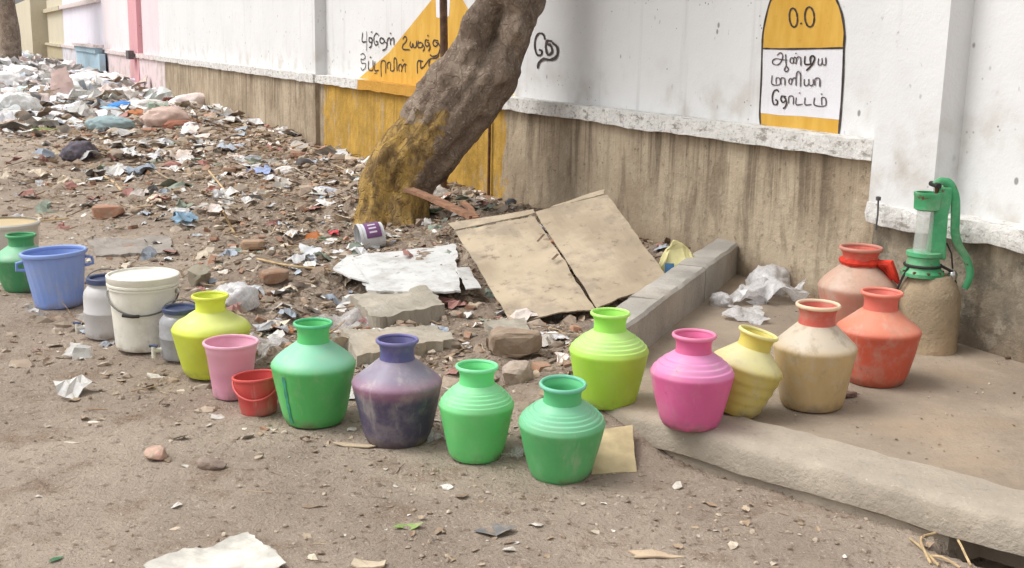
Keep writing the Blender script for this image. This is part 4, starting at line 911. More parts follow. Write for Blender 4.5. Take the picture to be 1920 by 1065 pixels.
# ------------------------------------------------------------------ debris prototypes
def icosa():
    p = (1+5**.5)/2; V = np.array([(-1, p, 0), (1, p, 0), (-1, -p, 0), (1, -p, 0), (0, -1, p), (0, 1, p), (0, -1, -p), (0, 1, -p), (p, 0, -1), (p, 0, 1), (-p, 0, -1), (-p, 0, 1)], float); V /= np.linalg.norm(V[0])
    Fc = np.array([(0, 11, 5), (0, 5, 1), (0, 1, 7), (0, 7, 10), (0, 10, 11), (1, 5, 9), (5, 11, 4), (11, 10, 2), (10, 7, 6), (7, 1, 8), (3, 9, 4), (3, 4, 2), (3, 2, 6), (3, 6, 8), (3, 8, 9), (4, 9, 5), (2, 4, 11), (6, 2, 10), (8, 6, 7), (9, 8, 1)]); return V, Fc
def subdiv(V, Fc):
    V = [tuple(v) for v in V]; mid = {}; out = []
    def m(a, b):
        k = (min(a, b), max(a, b))
        if k not in mid:
            c = (np.array(V[a])+np.array(V[b]))/2; V.append(tuple(c/np.linalg.norm(c))); mid[k] = len(V)-1
        return mid[k]
    for a, b, c in Fc:
        ab, bc, ca = m(a, b), m(b, c), m(c, a); out += [(a, ab, ca), (b, bc, ab), (c, ca, bc), (ab, bc, ca)]
    return np.array(V), np.array(out)
IV, IF = icosa(); IV1, IF1 = subdiv(IV, IF); IV2, IF2 = subdiv(IV1, IF1); IV3, IF3 = subdiv(IV2, IF2)
def p_stone(seed, fine=False):
    r = np.random.default_rng(seed); V, Fc = (IV2, IF2) if fine else (IV, IF); V = V.copy()
    for _ in range(7):                                   # chip it with random planes
        n_ = r.normal(size=3); n_ /= np.linalg.norm(n_); c = r.uniform(.45, .8); d = V@n_; V -= np.outer(np.maximum(0, d-c), n_)
    V *= r.uniform(.65, 1.1, 3)*np.array((1, 1, .62)); V = V*(1+.18*fbm(V, 2.5, 3, seed))[:, None] if fine else V+r.normal(size=V.shape)*.04; return V, Fc
def p_brick(seed, fine=False):
    r = np.random.default_rng(seed)
    if fine:
        V = np.sign(IV2)*np.abs(IV2)**.38; V = V/np.abs(V).max(0)
        for _ in range(5):
            n_ = r.normal(size=3)+np.array((r.choice((-1, 1))*1.2, 0, 0)); n_ /= np.linalg.norm(n_); c = r.uniform(.85, 1.15); d = V@n_; V = V-np.outer(np.maximum(0, d-c), n_)
        V = V*np.array((1, .62, .45)); return V+.05*np.stack([fbm(V, 3, 3, seed), fbm(V, 3, 3, seed+3), fbm(V, 3, 3, seed+6)], -1)*2, IF2
    V = np.array([(x, y, z) for x in (-1, 1) for y in (-.62, .62) for z in (-.45, .45)], float)
    V += r.normal(size=V.shape)*np.array((.22, .1, .07)); Fc = np.array([(0, 1, 3), (0, 3, 2), (4, 6, 7), (4, 7, 5), (0, 4, 5), (0, 5, 1), (2, 3, 7), (2, 7, 6), (0, 2, 6), (0, 6, 4), (1, 5, 7), (1, 7, 3)]); return V, Fc
def p_flake(seed, fine=False):
    r = np.random.default_rng(seed); n = 8; a = np.sort((np.arange(n)+r.uniform(-.35, .35, n))*2*math.pi/n); rad = r.uniform(.55, 1.05, n)
    X_ = rad*np.cos(a); Y_ = rad*np.sin(a)*r.uniform(.45, .9); b = r.normal(size=2)*.22; Z_ = b[0]*X_*X_+b[1]*X_*Y_+.05*r.normal(size=n)
    th = .035; V = np.concatenate([np.stack([X_, Y_, Z_+th], -1), np.stack([X_, Y_, Z_-th], -1), [[0, 0, th], [0, 0, -th]]]); Fc = []
    for i in range(n): j = (i+1) % n; Fc += [(2*n, i, j), (2*n+1, n+j, n+i), (i, n+i, n+j), (i, n+j, j)]
    return V, np.array(Fc)
def p_stick(seed, fine=False):
    r = np.random.default_rng(seed); n = 5; V = []; Fc = []; bx = r.normal(size=(n, 2)).cumsum(0)*.05; w = r.uniform(.025, .06)
    for i in range(n):
        for k in range(4): a = k*math.pi/2; V.append((-1+2*i/(n-1), bx[i, 0]+w*math.cos(a), bx[i, 1]*.5+w*math.sin(a)))
    for i in range(n-1):
        for k in range(4): a, b = i*4+k, i*4+(k+1) % 4; Fc += [(a, b, b+4), (a, b+4, a+4)]
    Fc += [(0, 2, 1), (0, 3, 2), (16, 17, 18), (16, 18, 19)]; return np.array(V), np.array(Fc)
def p_leaf(seed, fine=False):
    r = np.random.default_rng(seed); xs = np.array((-1, -.5, 0, .5, 1.)); w = np.array((0.03, .36, .46, .3, .03)); c = r.uniform(.2, .7); V = []; Fc = []
    for i, x in enumerate(xs):
        z = c*x*x*.4+.05*r.normal(); V += [(x, w[i], z+.22*w[i]*r.uniform(0, 2)), (x, 0, z), (x, -w[i], z+.22*w[i]*r.uniform(0, 2))]
    for i in range(4):
        for k in (0, 1): a = i*3+k; Fc += [(a, a+1, a+4), (a, a+4, a+3)]
    return np.array(V), np.array(Fc)
def p_crumple(seed, fine=False):
    r = np.random.default_rng(seed); n = 15 if fine else 5; g = np.linspace(-1, 1, n); a, b = np.meshgrid(g, g); jt = .06 if fine else .15; a = a*(1+jt*r.normal(size=a.shape)); b = b*(.75+jt*r.normal(size=a.shape))
    P = np.stack([a, b, 0*a], -1).reshape(-1, 3); s = int(seed*7)
    P[:, 2] = .45+.75*fbm(P, 1.6, 3, s); P[:, 0] += .5*fbm(P, 1.4, 3, s+9); P[:, 1] += .5*fbm(P, 1.4, 3, s+17); P[:, 2] -= .25*(P[:, 0]**2+P[:, 1]**2)*.5
    i = np.arange(n*n).reshape(n, n); q0 = np.stack([i[:-1, :-1], i[:-1, 1:], i[1:, 1:]], -1).reshape(-1, 3); q1 = np.stack([i[:-1, :-1], i[1:, 1:], i[1:, :-1]], -1).reshape(-1, 3)
    return P, np.concatenate([q0, q1])
def p_bag(seed, fine=False):
    V, Fc = (IV3, IF3) if fine else (IV2, IF2); s = int(seed*5)+3; V = V*(1+.30*fbm(V, 1.3, 3, s)+.34*np.abs(fbm(V, 2.4, 3, s+4))-.28*np.abs(fbm(V, 5.5, 3, s+8)))[:, None]; V = V*np.array((1, .8, .55)); V[:, 2] = np.maximum(V[:, 2], -.28)+.28; return V, Fc
PROTO = {k: [f(i+1+100*j) for i in range(10)] for j, (k, f) in enumerate((('stone', p_stone), ('brick', p_brick), ('flake', p_flake), ('stick', p_stick), ('leaf', p_leaf), ('crumple', p_crumple)))}

PAL = {'stone': [(178, 162, 144), (156, 142, 128), (196, 182, 164), (138, 124, 112), (170, 150, 130), (150, 130, 112)], 'brick': [(170, 120, 96), (150, 110, 90), (182, 138, 112), (160, 126, 106)],
       'flake': [(210, 198, 178), (190, 172, 148), (220, 214, 204), (160, 138, 114), (180, 156, 130), (230, 227, 220), (140, 120, 102)], 'stick': [(176, 150, 116), (138, 110, 84), (196, 176, 146), (110, 88, 70)],
       'leaf': [(146, 124, 102), (164, 140, 114), (126, 106, 88), (178, 156, 130), (110, 92, 78)], 'crumple': [(222, 220, 216), (206, 206, 208), (214, 212, 208), (226, 214, 206), (214, 200, 180), (204, 206, 208), (172, 182, 194), (170, 124, 116), (146, 158, 144), (186, 180, 172)]}
FOOT = [(o.location.x, o.location.y, .17) for o in bpy.data.objects if o.parent is None and o.type == 'EMPTY' and o.get('category') in ('water pot', 'bucket', 'water can', 'tub')]
def scatter(name, kind, P, S, label, cat, flat=.35, pal=None, mat=None, lift=.25, hfun=H):
    n = len(P); pick = rng.integers(0, 10, n); cp = [lin(c) for c in (pal or PAL[kind])]; Vs, Fs, Cs = [], [], []; base = 0
    yaw = rng.uniform(0, 2*math.pi, n); tx = rng.normal(size=n)*flat; ty = rng.normal(size=n)*flat; zz = hfun(P[:, 0], P[:, 1])
    for i in range(n):
        V, Fc = PROTO[kind][pick[i]]; cy, sy = math.cos(yaw[i]), math.sin(yaw[i]); cx, sx = math.cos(tx[i]), math.sin(tx[i]); c2, s2 = math.cos(ty[i]), math.sin(ty[i])
        Rm = np.array([[cy, -sy, 0], [sy, cy, 0], [0, 0, 1]])@np.array([[1, 0, 0], [0, cx, -sx], [0, sx, cx]])@np.array([[c2, 0, s2], [0, 1, 0], [-s2, 0, c2]])
        W = (V@Rm.T)*S[i]; W += np.array((P[i, 0], P[i, 1], zz[i]+lift*S[i])); Vs.append(W); Fs.append(Fc+base); base += len(W)
        c = np.array(cp[rng.integers(len(cp))])*rng.uniform(.75, 1.12); Cs.append(np.tile(c, (len(W), 1)))
    me = mesh_np(name, np.concatenate(Vs), np.concatenate(Fs), np.concatenate(Cs)); o = link(name, me, mat or M['debris']); return tag(o, label, cat, kind='stuff')
def sample_world(n, wfun, x0, x1, y0, y1):
    out = []
    while sum(len(a) for a in out) < n:
        P = np.stack([rng.uniform(x0, x1, n*2), rng.uniform(y0, y1, n*2)], -1); w = wfun(P[:, 0], P[:, 1]); k = rng.uniform(0, 1, len(P)) < w
        for fx, fy, fr in FOOT: k &= ((P[:, 0]-fx)**2+(P[:, 1]-fy)**2) > fr**2
        out.append(P[k])
    return np.concatenate(out)[:n]
def inview(x, y): return (np.abs(x) < .48*y+.3)*(wdist(x, y) > .12)
def halo(x, y):
    w = fbm(np.stack([x, y, 0*x], -1), 1.2, 4, 55); return np.maximum(rubble_mask(x, y), .5*sstep(4.9, 2.6, wdist(x, y)+1.6*w)**2*(platform_in(x, y) < -.1)*(y > 4.))
RUB = lambda x, y: halo(x, y)*inview(x, y)*np.clip(9/y, .12, 1)
EDGE = lambda x, y: inview(x, y)*(platform_in(x, y) < -.03)*(.2+.8*sstep(4.6, 3.0, wdist(x, y)))*np.clip(6/y, .1, 1)*(.35+.65*sstep(-.1, .25, fbm(np.stack([x, y, 0*x], -1), 1.1, 3, 77)))
def sizes(n, lo, hi, pw=2.2): return lo+(hi-lo)*rng.uniform(0, 1, n)**pw
def dsz(P, s): return s*np.clip(P[:, 1]/8, 1, 3.)
Q = sample_world(4600, RUB, -9, 3, 4.1, 23); scatter('rubble_gravel', 'stone', Q, dsz(Q, sizes(4600, .009, .046, 2.6)), 'grey-brown broken stones covering the rubble strip', 'rubble', lift=.05)
Q = sample_world(520, RUB, -9, 3, 4.1, 23); scatter('brick_crumbs', 'brick', Q, dsz(Q, sizes(520, .010, .035)), 'reddish brick crumbs strewn through the rubble strip', 'rubble')
Q = sample_world(2200, RUB, -9, 3, 4.1, 23); scatter('litter_flakes', 'flake', Q, dsz(Q, sizes(2200, .013, .055)), 'pale paper and plaster flakes strewn through the rubble strip', 'litter', .22, lift=.03)
Q = sample_world(2200, RUB, -9, 3, 4.1, 23); scatter('twig_litter', 'stick', Q, dsz(Q, sizes(2200, .02, .11)), 'thin twigs and straws strewn through the rubble strip', 'litter', .18)
Q = sample_world(2200, RUB, -9, 3, 4.1, 23); scatter('leaf_litter', 'leaf', Q, dsz(Q, sizes(2200, .015, .05, 1.5)), 'dry brown leaves strewn through the rubble strip', 'litter', .3)
Q = sample_world(1500, RUB, -9, 3, 4.1, 23); scatter('dirt_clods', 'stone', Q, dsz(Q, sizes(1500, .02, .10, 2.2)), 'dusty lumps of earth and mortar heaped through the rubble strip', 'rubble', lift=-.1, pal=[(166, 150, 134), (150, 134, 118), (178, 164, 148), (142, 124, 108)])
Q = sample_world(850, RUB, -9, 3, 4.1, 23); scatter('plastic_litter', 'crumple', Q, dsz(Q, sizes(850, .018, .085)), 'small crumpled plastic scraps strewn through the rubble strip', 'litter', .3, mat=M['litter'], lift=.0)
Q = sample_world(9000, EDGE, -8, 3, 2.4, 20); scatter('grit', 'stone', Q, dsz(Q, sizes(9000, .0025, .015, 2.6)), 'fine grit and pebbles on the bare dirt', 'gravel')
Q = sample_world(2000, EDGE, -8, 3, 2.4, 20); scatter('dirt_flakes', 'flake', Q, dsz(Q, sizes(2000, .006, .030, 1.8)), 'small pale chips on the bare dirt', 'litter', .12)
Q = sample_world(750, EDGE, -8, 3, 2.4, 20); scatter('dirt_straws', 'stick', Q, dsz(Q, sizes(750, .012, .05)), 'small straws on the bare dirt', 'litter', .06, lift=.05)
Q = sample_world(380, EDGE, -8, 3, 2.4, 20); scatter('dirt_leaves', 'leaf', Q, dsz(Q, sizes(380, .01, .028)), 'small dry leaf scraps on the bare dirt', 'litter', .15, lift=.05)
def PLAT(x, y): return (platform_in(x, y) > .35)*inview(x, y)*(wdist(x, y) > .12)*1.
Q = sample_world(420, PLAT, 0, 4, 2.6, 9); scatter('platform_grit', 'stone', Q, sizes(420, .002, .010, 2.5), 'fine grit on the concrete apron', 'gravel', hfun=lambda x, y: 0*x+PLZ+.002)
# far heap
def HEAP(x, y): return heap_mask(x, y)*(np.abs(x) < .48*y+.5)*(wdist(x, y) > .2)
HP = [(232, 232, 230), (222, 222, 226), (238, 230, 226), (206, 204, 200), (222, 228, 226), (222, 204, 192), (206, 216, 228), (230, 214, 208), (240, 240, 240), (236, 236, 240), (228, 226, 222), (160, 142, 124), (190, 174, 156)]
Q = sample_world(2600, HEAP, -24, -3, 13, 55); scatter('heap_litter', 'crumple', Q, sizes(2600, .06, .28), 'white plastic litter covering the far garbage heap', 'garbage', .5, HP, mat=M['litter'], lift=.1)
Q = sample_world(2200, HEAP, -24, -3, 13, 55); scatter('heap_flakes', 'flake', Q, sizes(2200, .05, .2), 'paper and card scraps on the far garbage heap', 'garbage', .6, HP, mat=M['litter'])

# ------------------------------------------------------------------ single loose things
CW = {'stone': 'stone', 'brick': 'brick fragment', 'flake': 'scrap', 'stick': 'stick', 'crumple': 'plastic scrap', 'bag': 'plastic bag'}
MESHES = {}
def piece_mesh(kind, v, rgb, size_tag=''):
    key = (kind, v, rgb)
    if key not in MESHES:
        f = {'stone': p_stone, 'brick': p_brick, 'flake': p_flake, 'stick': p_stick, 'leaf': p_leaf, 'crumple': p_crumple, 'bag': p_bag}[kind]; V, Fc = f(v+500, True)
        MESHES[key] = mesh_np(kind, V, Fc, np.tile(np.array(lin(rgb)), (len(V), 1)), smooth=kind in ('crumple', 'bag')); MESHES[key].materials.append(M['litter' if kind in ('crumple', 'bag', 'flake') else 'debris'])
    return MESHES[key]
def loose(name, kind, label, cat, px, py, wpx, rgb, v=1, group=None, mat=None, zscale=1., yaw=None, tilt=(0, 0), zb=None, sc=None, lift=None):
    g = G(px, py) if zb is None else PZ(px, py, zb)
    s = wpx/2*g.y/F; me = piece_mesh(kind, v, rgb)
    if mat is not None: me = me.copy(); me.materials.clear(); me.materials.append(mat)
    o = bpy.data.objects.new(name, me); COL.objects.link(o)
    lf = {'stone': .35, 'brick': .40, 'flake': .04, 'stick': .04, 'leaf': .02, 'crumple': -.05, 'bag': -.05}[kind] if lift is None else lift
    o.location = g+Vector((0, 0, lf*s*zscale)); o.scale = sc and tuple(s*q_ for q_ in sc) or (s, s, s*zscale); o.rotation_euler = (tilt[0], tilt[1], rnd.uniform(0, 6.28) if yaw is None else yaw)
    return tag(o, label, cat, group)
M['film'] = film_mat('clear_plastic_film', (222, 218, 216), .5, .22); M['filmw'] = film_mat('milky_plastic_film', (232, 230, 230), .85, .3)
ye = math.radians
# named stones, bricks and scraps
loose('brick_fragment', 'brick', 'orange-red brick chunk half buried behind the blue bucket', 'brick', 205, 408, 58, (178, 132, 108), 2, yaw=.2)
loose('round_stone', 'stone', 'round grey-green stone right of the white pail', 'stone', 372, 530, 56, (150, 146, 128), 3, zscale=1.5)
loose('reddish_stone', 'stone', 'pinkish red stone alone on the bare dirt in front', 'stone', 295, 858, 60, (200, 164, 148), 4, zscale=.9)
loose('grey_stone', 'stone', 'grey-brown stone right of the pinkish red one', 'stone', 397, 876, 60, (140, 124, 114), 5, zscale=.8)
loose('pebble', 'stone', 'small beige pebble right of the grey-brown stone', 'stone', 486, 861, 22, (196, 180, 160), 6)
loose('stone_block', 'brick', 'brown square stone block behind the mint pot', 'stone', 966, 664, 100, (150, 130, 112), 7, yaw=.15, zscale=1.2)
loose('pink_grey_stone', 'stone', 'rounded pink-grey stone between mint and sea green pots', 'stone', 966, 722, 84, (176, 160, 148), 8, zscale=1.5)
loose('brick_fragment', 'brick', 'brown brick chunk left of the broken white board', 'brick', 515, 522, 56, (152, 118, 96), 3, yaw=.5)
loose('brick_fragment', 'brick', 'thin red-brown brick piece on the apron below the orange-red pot', 'brick', 1588, 742, 38, (112, 82, 74), 4, zb=PLZ, zscale=.5)
loose('brick_fragment', 'brick', 'orange brick chunk in the rubble left of the tan stick', 'brick', 475, 468, 44, (176, 142, 114), 5)
loose('brick_fragment', 'brick', 'dark red brick piece in the middle of the rubble', 'brick', 403, 366, 32, (130, 58, 56), 6)
loose('dark_bag', 'bag', 'crumpled dark grey-purple plastic bag on the dirt at left', 'bag', 150, 296, 66, (92, 88, 100), 2, zscale=1.2)
loose('grey_rag', 'crumple', 'grey crumpled rag below the dark bag', 'rag', 178, 332, 56, (150, 146, 142), 3)
loose('blue_grey_bag', 'crumple', 'blue-grey and white plastic bag in the rubble right of the dark bag', 'bag', 262, 328, 60, (140, 152, 164), 4)
loose('white_rag', 'crumple', 'pinkish white cloth scrap in the rubble right of the blue-grey bag', 'rag', 330, 305, 56, (212, 198, 188), 5)
loose('blue_white_wrapper', 'crumple', 'blue and white wrapper in the rubble in front of the plinth', 'wrapper', 492, 325, 46, (150, 166, 204), 6)
loose('white_bottle', 'bag', 'small white plastic bottle lying in the rubble before the plinth', 'bottle', 534, 325, 44, (218, 214, 210), 7, zscale=.9)
loose('blue_bag_scrap', 'crumple', 'light blue torn bag in the rubble behind the slab', 'bag', 345, 418, 58, (124, 156, 178), 8)
loose('milk_packet', 'crumple', 'white packet with blue print left of the tree foot', 'packet', 620, 366, 62, (196, 200, 212), 9, zscale=.7)
loose('white_packet', 'crumple', 'white crumpled packet just below the blue-printed packet', 'packet', 612, 384, 50, (232, 230, 228), 10, zscale=.7)
loose('green_bag_scrap', 'crumple', 'dark green plastic scrap left of the white tub', 'bag', 620, 455, 62, (84, 110, 90), 11, zscale=.5)
loose('orange_wrapper', 'flake', 'orange-brown wrapper strip above the broken white cup', 'wrapper', 596, 442, 62, (170, 100, 52), 4, tilt=(.2, 0), yaw=.2)
loose('red_wrapper', 'crumple', 'small red wrapper right of the orange strip', 'wrapper', 626, 440, 26, (206, 82, 92), 13)
loose('yellow_bag', 'crumple', 'bright yellow plastic bag on the ground behind the tree trunk', 'bag', 862, 340, 78, (222, 200, 50), 14, zscale=1.1)
loose('teal_scrap', 'crumple', 'teal plastic scrap between trunk foot and brown plank', 'scrap', 826, 362, 30, (126, 150, 146), 15)
loose('white_scrap', 'flake', 'small white plastic shard right of the tree foot', 'scrap', 914, 373, 30, (232, 230, 228), 5, tilt=(.4, .2))
loose('white_scrap', 'stone', 'small pale round scrap near the plinth right of the white shard', 'scrap', 986, 380, 28, (196, 188, 180), 9)
loose('green_leaf_pile', 'crumple', 'dark green wilted leaves at the trunk foot under the plank', 'leaves', 800, 402, 84, (52, 82, 60), 16, zscale=.5)
loose('white_plastic_bag', 'bag', 'glossy white plastic bag behind the yellow-green pot', 'bag', 440, 575, 92, (228, 226, 224), 17, mat=M['filmw'], zscale=1.3)
loose('clear_plastic_bag', 'crumple', 'clear plastic bag of brown scraps behind the pink bucket', 'bag', 512, 655, 90, (220, 214, 208), 18, mat=M['film'], zscale=1.2)
loose('clear_plastic_bag', 'crumple', 'large clear plastic bag draped over the concrete slab', 'bag', 655, 612, 132, (226, 220, 218), 19, mat=M['film'], zscale=1.0)
loose('red_ribbon', 'crumple', 'small red ribbon scrap on the concrete slab behind the purple pot', 'ribbon', 690, 608, 40, (206, 62, 70), 20, zscale=.5, lift=.45)
loose('orange_peel', 'crumple', 'orange-brown rind between clear bag and tall green pot', 'peel', 524, 622, 46, (188, 128, 82), 21)
loose('clear_plastic_bag', 'crumple', 'clear crumpled bag squeezed between mint and sea green pots', 'bag', 968, 856, 46, (224, 222, 224), 22, mat=M['film'], zscale=1.6)
loose('clear_plastic_bag', 'crumple', 'lilac clear bag between purple and mint pots', 'bag', 822, 826, 44, (206, 198, 214), 23, mat=M['film'], zscale=1.6)
loose('grey_plastic_bag', 'crumple', 'large grey translucent bag in the apron corner by the wall', 'bag', 1452, 565, 118, (200, 192, 196), 24, mat=M['filmw'], zb=PLZ, zscale=1.2)
loose('clear_plastic_bag', 'crumple', 'pale bag with pink stripe against the side kerb', 'bag', 1388, 566, 86, (226, 220, 220), 25, mat=M['filmw'], zb=PLZ, zscale=1.0)
loose('grey_plastic_bag', 'crumple', 'grey-green bag in front of the other bags on the apron', 'bag', 1396, 594, 96, (178, 176, 164), 26, mat=M['filmw'], zb=PLZ, zscale=.6)
loose('grey_plastic_bag', 'bag', 'bulging grey bag nearest the wall in the apron corner', 'bag', 1440, 545, 96, (196, 190, 194), 51, mat=M['filmw'], zb=PLZ, zscale=1.3)
loose('clear_plastic_bag', 'bag', 'small pale bag tucked under the side kerb on the apron', 'bag', 1352, 572, 52, (206, 200, 198), 52, mat=M['filmw'], zb=PLZ, zscale=1.2)
loose('silver_foil', 'crumple', 'silvery white foil scrap left of the lime pot', 'foil', 1040, 634, 66, (224, 224, 226), 27, zscale=.6)
loose('green_leaf', 'leaf', 'single fresh green leaf on the bare dirt in front', 'leaf', 765, 988, 62, (136, 168, 92), 2, yaw=.3)
loose('grey_leaf', 'leaf', 'dark blue-grey dry leaf right of the green leaf', 'leaf', 928, 998, 84, (112, 112, 112), 3, yaw=.1, sc=(1, 1.4, 1))
loose('green_tuft', 'leaf', 'tiny green leaf scrap near the lower left corner', 'leaf', 105, 1050, 34, (72, 124, 88), 4, yaw=1.)
loose('wood_chip', 'flake', 'long pale wood chip in front of the purple pot', 'wood', 668, 837, 98, (190, 172, 146), 6, yaw=-.12, sc=(1, .4, .5))
loose('cardboard_scrap', 'flake', 'torn pale cardboard scrap on the dirt left of the kerb corner', 'cardboard', 1230, 1042, 150, (196, 174, 148), 7, yaw=.05, sc=(1, .75, .6))
loose('cardboard_scrap', 'flake', 'tan paper scrap cut by the bottom frame edge', 'cardboard', 690, 1062, 100, (196, 180, 156), 8, yaw=.2)
loose('paper_scrap', 'flake', 'small buff paper piece at lower left on the bare dirt', 'paper', 332, 991, 40, (206, 188, 166), 9, yaw=.2, sc=(1, .6, 1))
loose('paper_scrap', 'flake', 'thin white chip at far left on the bare dirt', 'paper', 136, 831, 34, (222, 212, 196), 10, yaw=.1, sc=(1, .45, 1))
loose('paper_scrap', 'flake', 'upper thin white chip on the bare dirt left of the red bucket', 'paper', 178, 792, 30, (226, 216, 202), 11, yaw=.1, sc=(1, .45, 1))
loose('cream_paper', 'flake', 'cream paper lump on the dirt below the milky can', 'paper', 103, 648, 42, (206, 192, 176), 12, tilt=(.3, .2))
loose('dark_scrap', 'flake', 'dark brown bark piece at the frame bottom centre', 'bark', 588, 950, 58, (140, 122, 104), 13, yaw=.1, sc=(1, .6, 1))
M['dpaper'] = simple('dirty_paper', (208, 203, 193), .8, .35, 9, .3)
# crumpled white paper sheet at the bottom edge
A_ = [G(262, 1072), G(468, 1010), G(545, 1066), G(400, 1130)]
fix_normals(tag(sheet([p+Vector((0, 0, .022)) for p in A_], 34, 22, .028, .003, 131, .05, 7.).build('paper_sheet', M['dpaper']), 'dirty white paper sheet cut by the bottom frame edge', 'paper'))
# board square by the front pot
M['ply'] = simple('dirty_board', (194, 176, 138), .85, .3, 9, .3)
A_ = [PD(1122, 806, (G(1122, 890).y+.22)/KF), PD(1186, 796, (G(1186, 885).y+.24)/KF), G(1194, 886)+Vector((0, 0, .004)), G(1108, 892)+Vector((0, 0, .004))]
fix_normals(tag(sheet(A_, 10, 10, .012, .012, 133, .012).build('board_square', M['ply']), 'square yellowish board leaning behind the sea green pot', 'board'))
# brown planks at the tree foot
M['plank'] = simple('brown_plank', (146, 108, 84), .85, .35, 14, .4)
def bar(name, label, a, b_, da, db, w, th, mat=M['plank'], cat='plank'):
    p0, p1 = PD(*a, da), PD(*b_, db); d = (p1-p0); L = d.length; bb = MB(); V = []; n = 6
    for i in range(n+1):
        t_ = i/n; c = (-L/2+L*t_, .012*math.sin(t_*5), 0)
        ww = w*(1-.15*abs(math.sin(i*2.1))); V += [(c[0], c[1]-ww, -th), (c[0], c[1]+ww, -th), (c[0], c[1]+ww, th), (c[0], c[1]-ww, th)]
    bb.add(V, [(3, 2, 1, 0), (4*n, 4*n+1, 4*n+2, 4*n+3)]+[(4*i+j, 4*i+(j+1) % 4, 4*i+4+(j+1) % 4, 4*i+4+j) for i in range(n) for j in range(4)])
    o = bb.build(name, mat); o.location = (p0+p1)/2; o.rotation_mode = 'QUATERNION'; o.rotation_quaternion = d.to_track_quat('X', 'Z'); return tag(o, label, cat)
bar('wooden_plank', 'brown wooden plank lying from the tree foot to the cardboard', (766, 355), (892, 407), 9.75, 9.0, .045, .012)
bar('wooden_plank', 'short thin brown plank end right beside the longer plank', (868, 380), (896, 410), 9.5, 8.95, .022, .010)
M['straw'] = simple('pale_stick', (196, 170, 130), .85, .3, 20, .2)
def stick(label, pts, r, mat=M['straw'], name='stick', lift=.012):
    P = [G(a, b_)+Vector((0, 0, lift+(c_ if c_ else 0))) for a, b_, c_ in pts]; o = MB().tube(crom([tuple(p) for p in P], 4), r, 6).build(name, mat, None, True); return tag(o, label, 'stick', 'loose sticks')
stick('tan bamboo splint standing up in the rubble behind the pail', [(440, 440, .0), (432, 440, .06), (420, 440, .17)], .009)
stick('pale curved twig left of the rubble, below the dark bag', [(196, 336, .02), (214, 346, .01), (228, 360, 0)], .012)
stick('pale stick lying left of the broken white board', [(482, 488, .0), (540, 504, .01), (620, 512, .01)], .008)
stick('thin pale stick behind the slab at left', [(60, 418, 0), (130, 414, .01)], .008)
stick('grey-green thin stick in the middle of the rubble', [(392, 340, .10), (408, 352, .05), (424, 362, .0)], .009)
for i, (lb, pp) in enumerate((('longest pale straw at the lower right corner by the drain', [(1690, 990, .0), (1720, 1030, .01), (1760, 1064, .0)]), ('upper pale straw at the lower right corner', [(1732, 1008, .0), (1780, 1040, .012), (1820, 1064, .0)]),
    ('short pale straw crossing the others at lower right', [(1728, 1010, .0), (1726, 1034, .02), (1745, 1060, .0)]), ('low pale straw nearest the bottom edge at lower right', [(1735, 1046, .0), (1765, 1054, .01), (1800, 1068, .0)]))): stick(lb, pp, .004, name='straw', lift=.006)
o = MB().tube([PZ(1885, 671, PLZ+.006), PZ(1905, 669, PLZ+.008), PZ(1925, 670, PLZ+.006)], .006, 6).build('twig', M['pole'], None, True); tag(o, 'short dark twig on the apron near the right frame edge', 'stick')
# white tub with purple label
g = G(695, 466); k = g.y/F; tubr = thing('discarded_tub', 'discarded white plastic tub with purple label lying on its side', 'tub', g+Vector((0, 0, .085)), (math.radians(62), math.radians(-22), math.radians(-30))); landmark(g, 'near the discarded white tub')
M['wplast'] = simple('white_plastic', (216, 218, 220), .4, .15, 9, .1); M['label'] = simple('purple_label', (120, 78, 122), .5, .25, 14, .05)
_Z = Vector((-.85, -.35, -.12)).normalized(); _Y = Vector((-.1, -.75, .65)); _Y = (_Y-_Z*_Y.dot(_Z)).normalized(); _X = _Y.cross(_Z)
tubr.rotation_euler = Matrix((_X, _Y, _Z)).transposed().to_euler()
MB().lathe(shell([(.085, -.09), (.092, -.085), (.10, .07), (.106, .075), (.106, .095)], .003), 40).build('body', M['wplast'], tubr, True)
def patch(R, a0, a1, z0, z1, mat, nm, par, n=10):
    V = [(R*math.cos(a0+(a1-a0)*i/n), R*math.sin(a0+(a1-a0)*i/n), z) for i in range(n+1) for z in (z0, z1)]; b = MB(); b.add(V, [(2*i, 2*i+2, 2*i+3, 2*i+1) for i in range(n)]); return b.build(nm, mat, par, True)
patch(.1015, math.radians(48), math.radians(132), -.06, .05, M['label'], 'purple_label', tubr)
M['labw'] = simple('label_print', (216, 206, 220), .5, .1, 14, 0)
for a in (68, 86, 104): patch(.1025, math.radians(a), math.radians(a+7), -.03, .025, M['labw'], 'label_print', tubr, 3)
# broken cup
g = G(583, 484); o = fix_normals(sheet([g+Vector((-.10, .10, .09)), g+Vector((.06, .10, .06)), g+Vector((.10, -.07, .015)), g+Vector((-.07, -.08, .01))], 10, 8, .05, .004, 141, .05).build('broken_cup', M['wplast'])); tag(o, 'broken white plastic cup left of the discarded tub', 'cup')
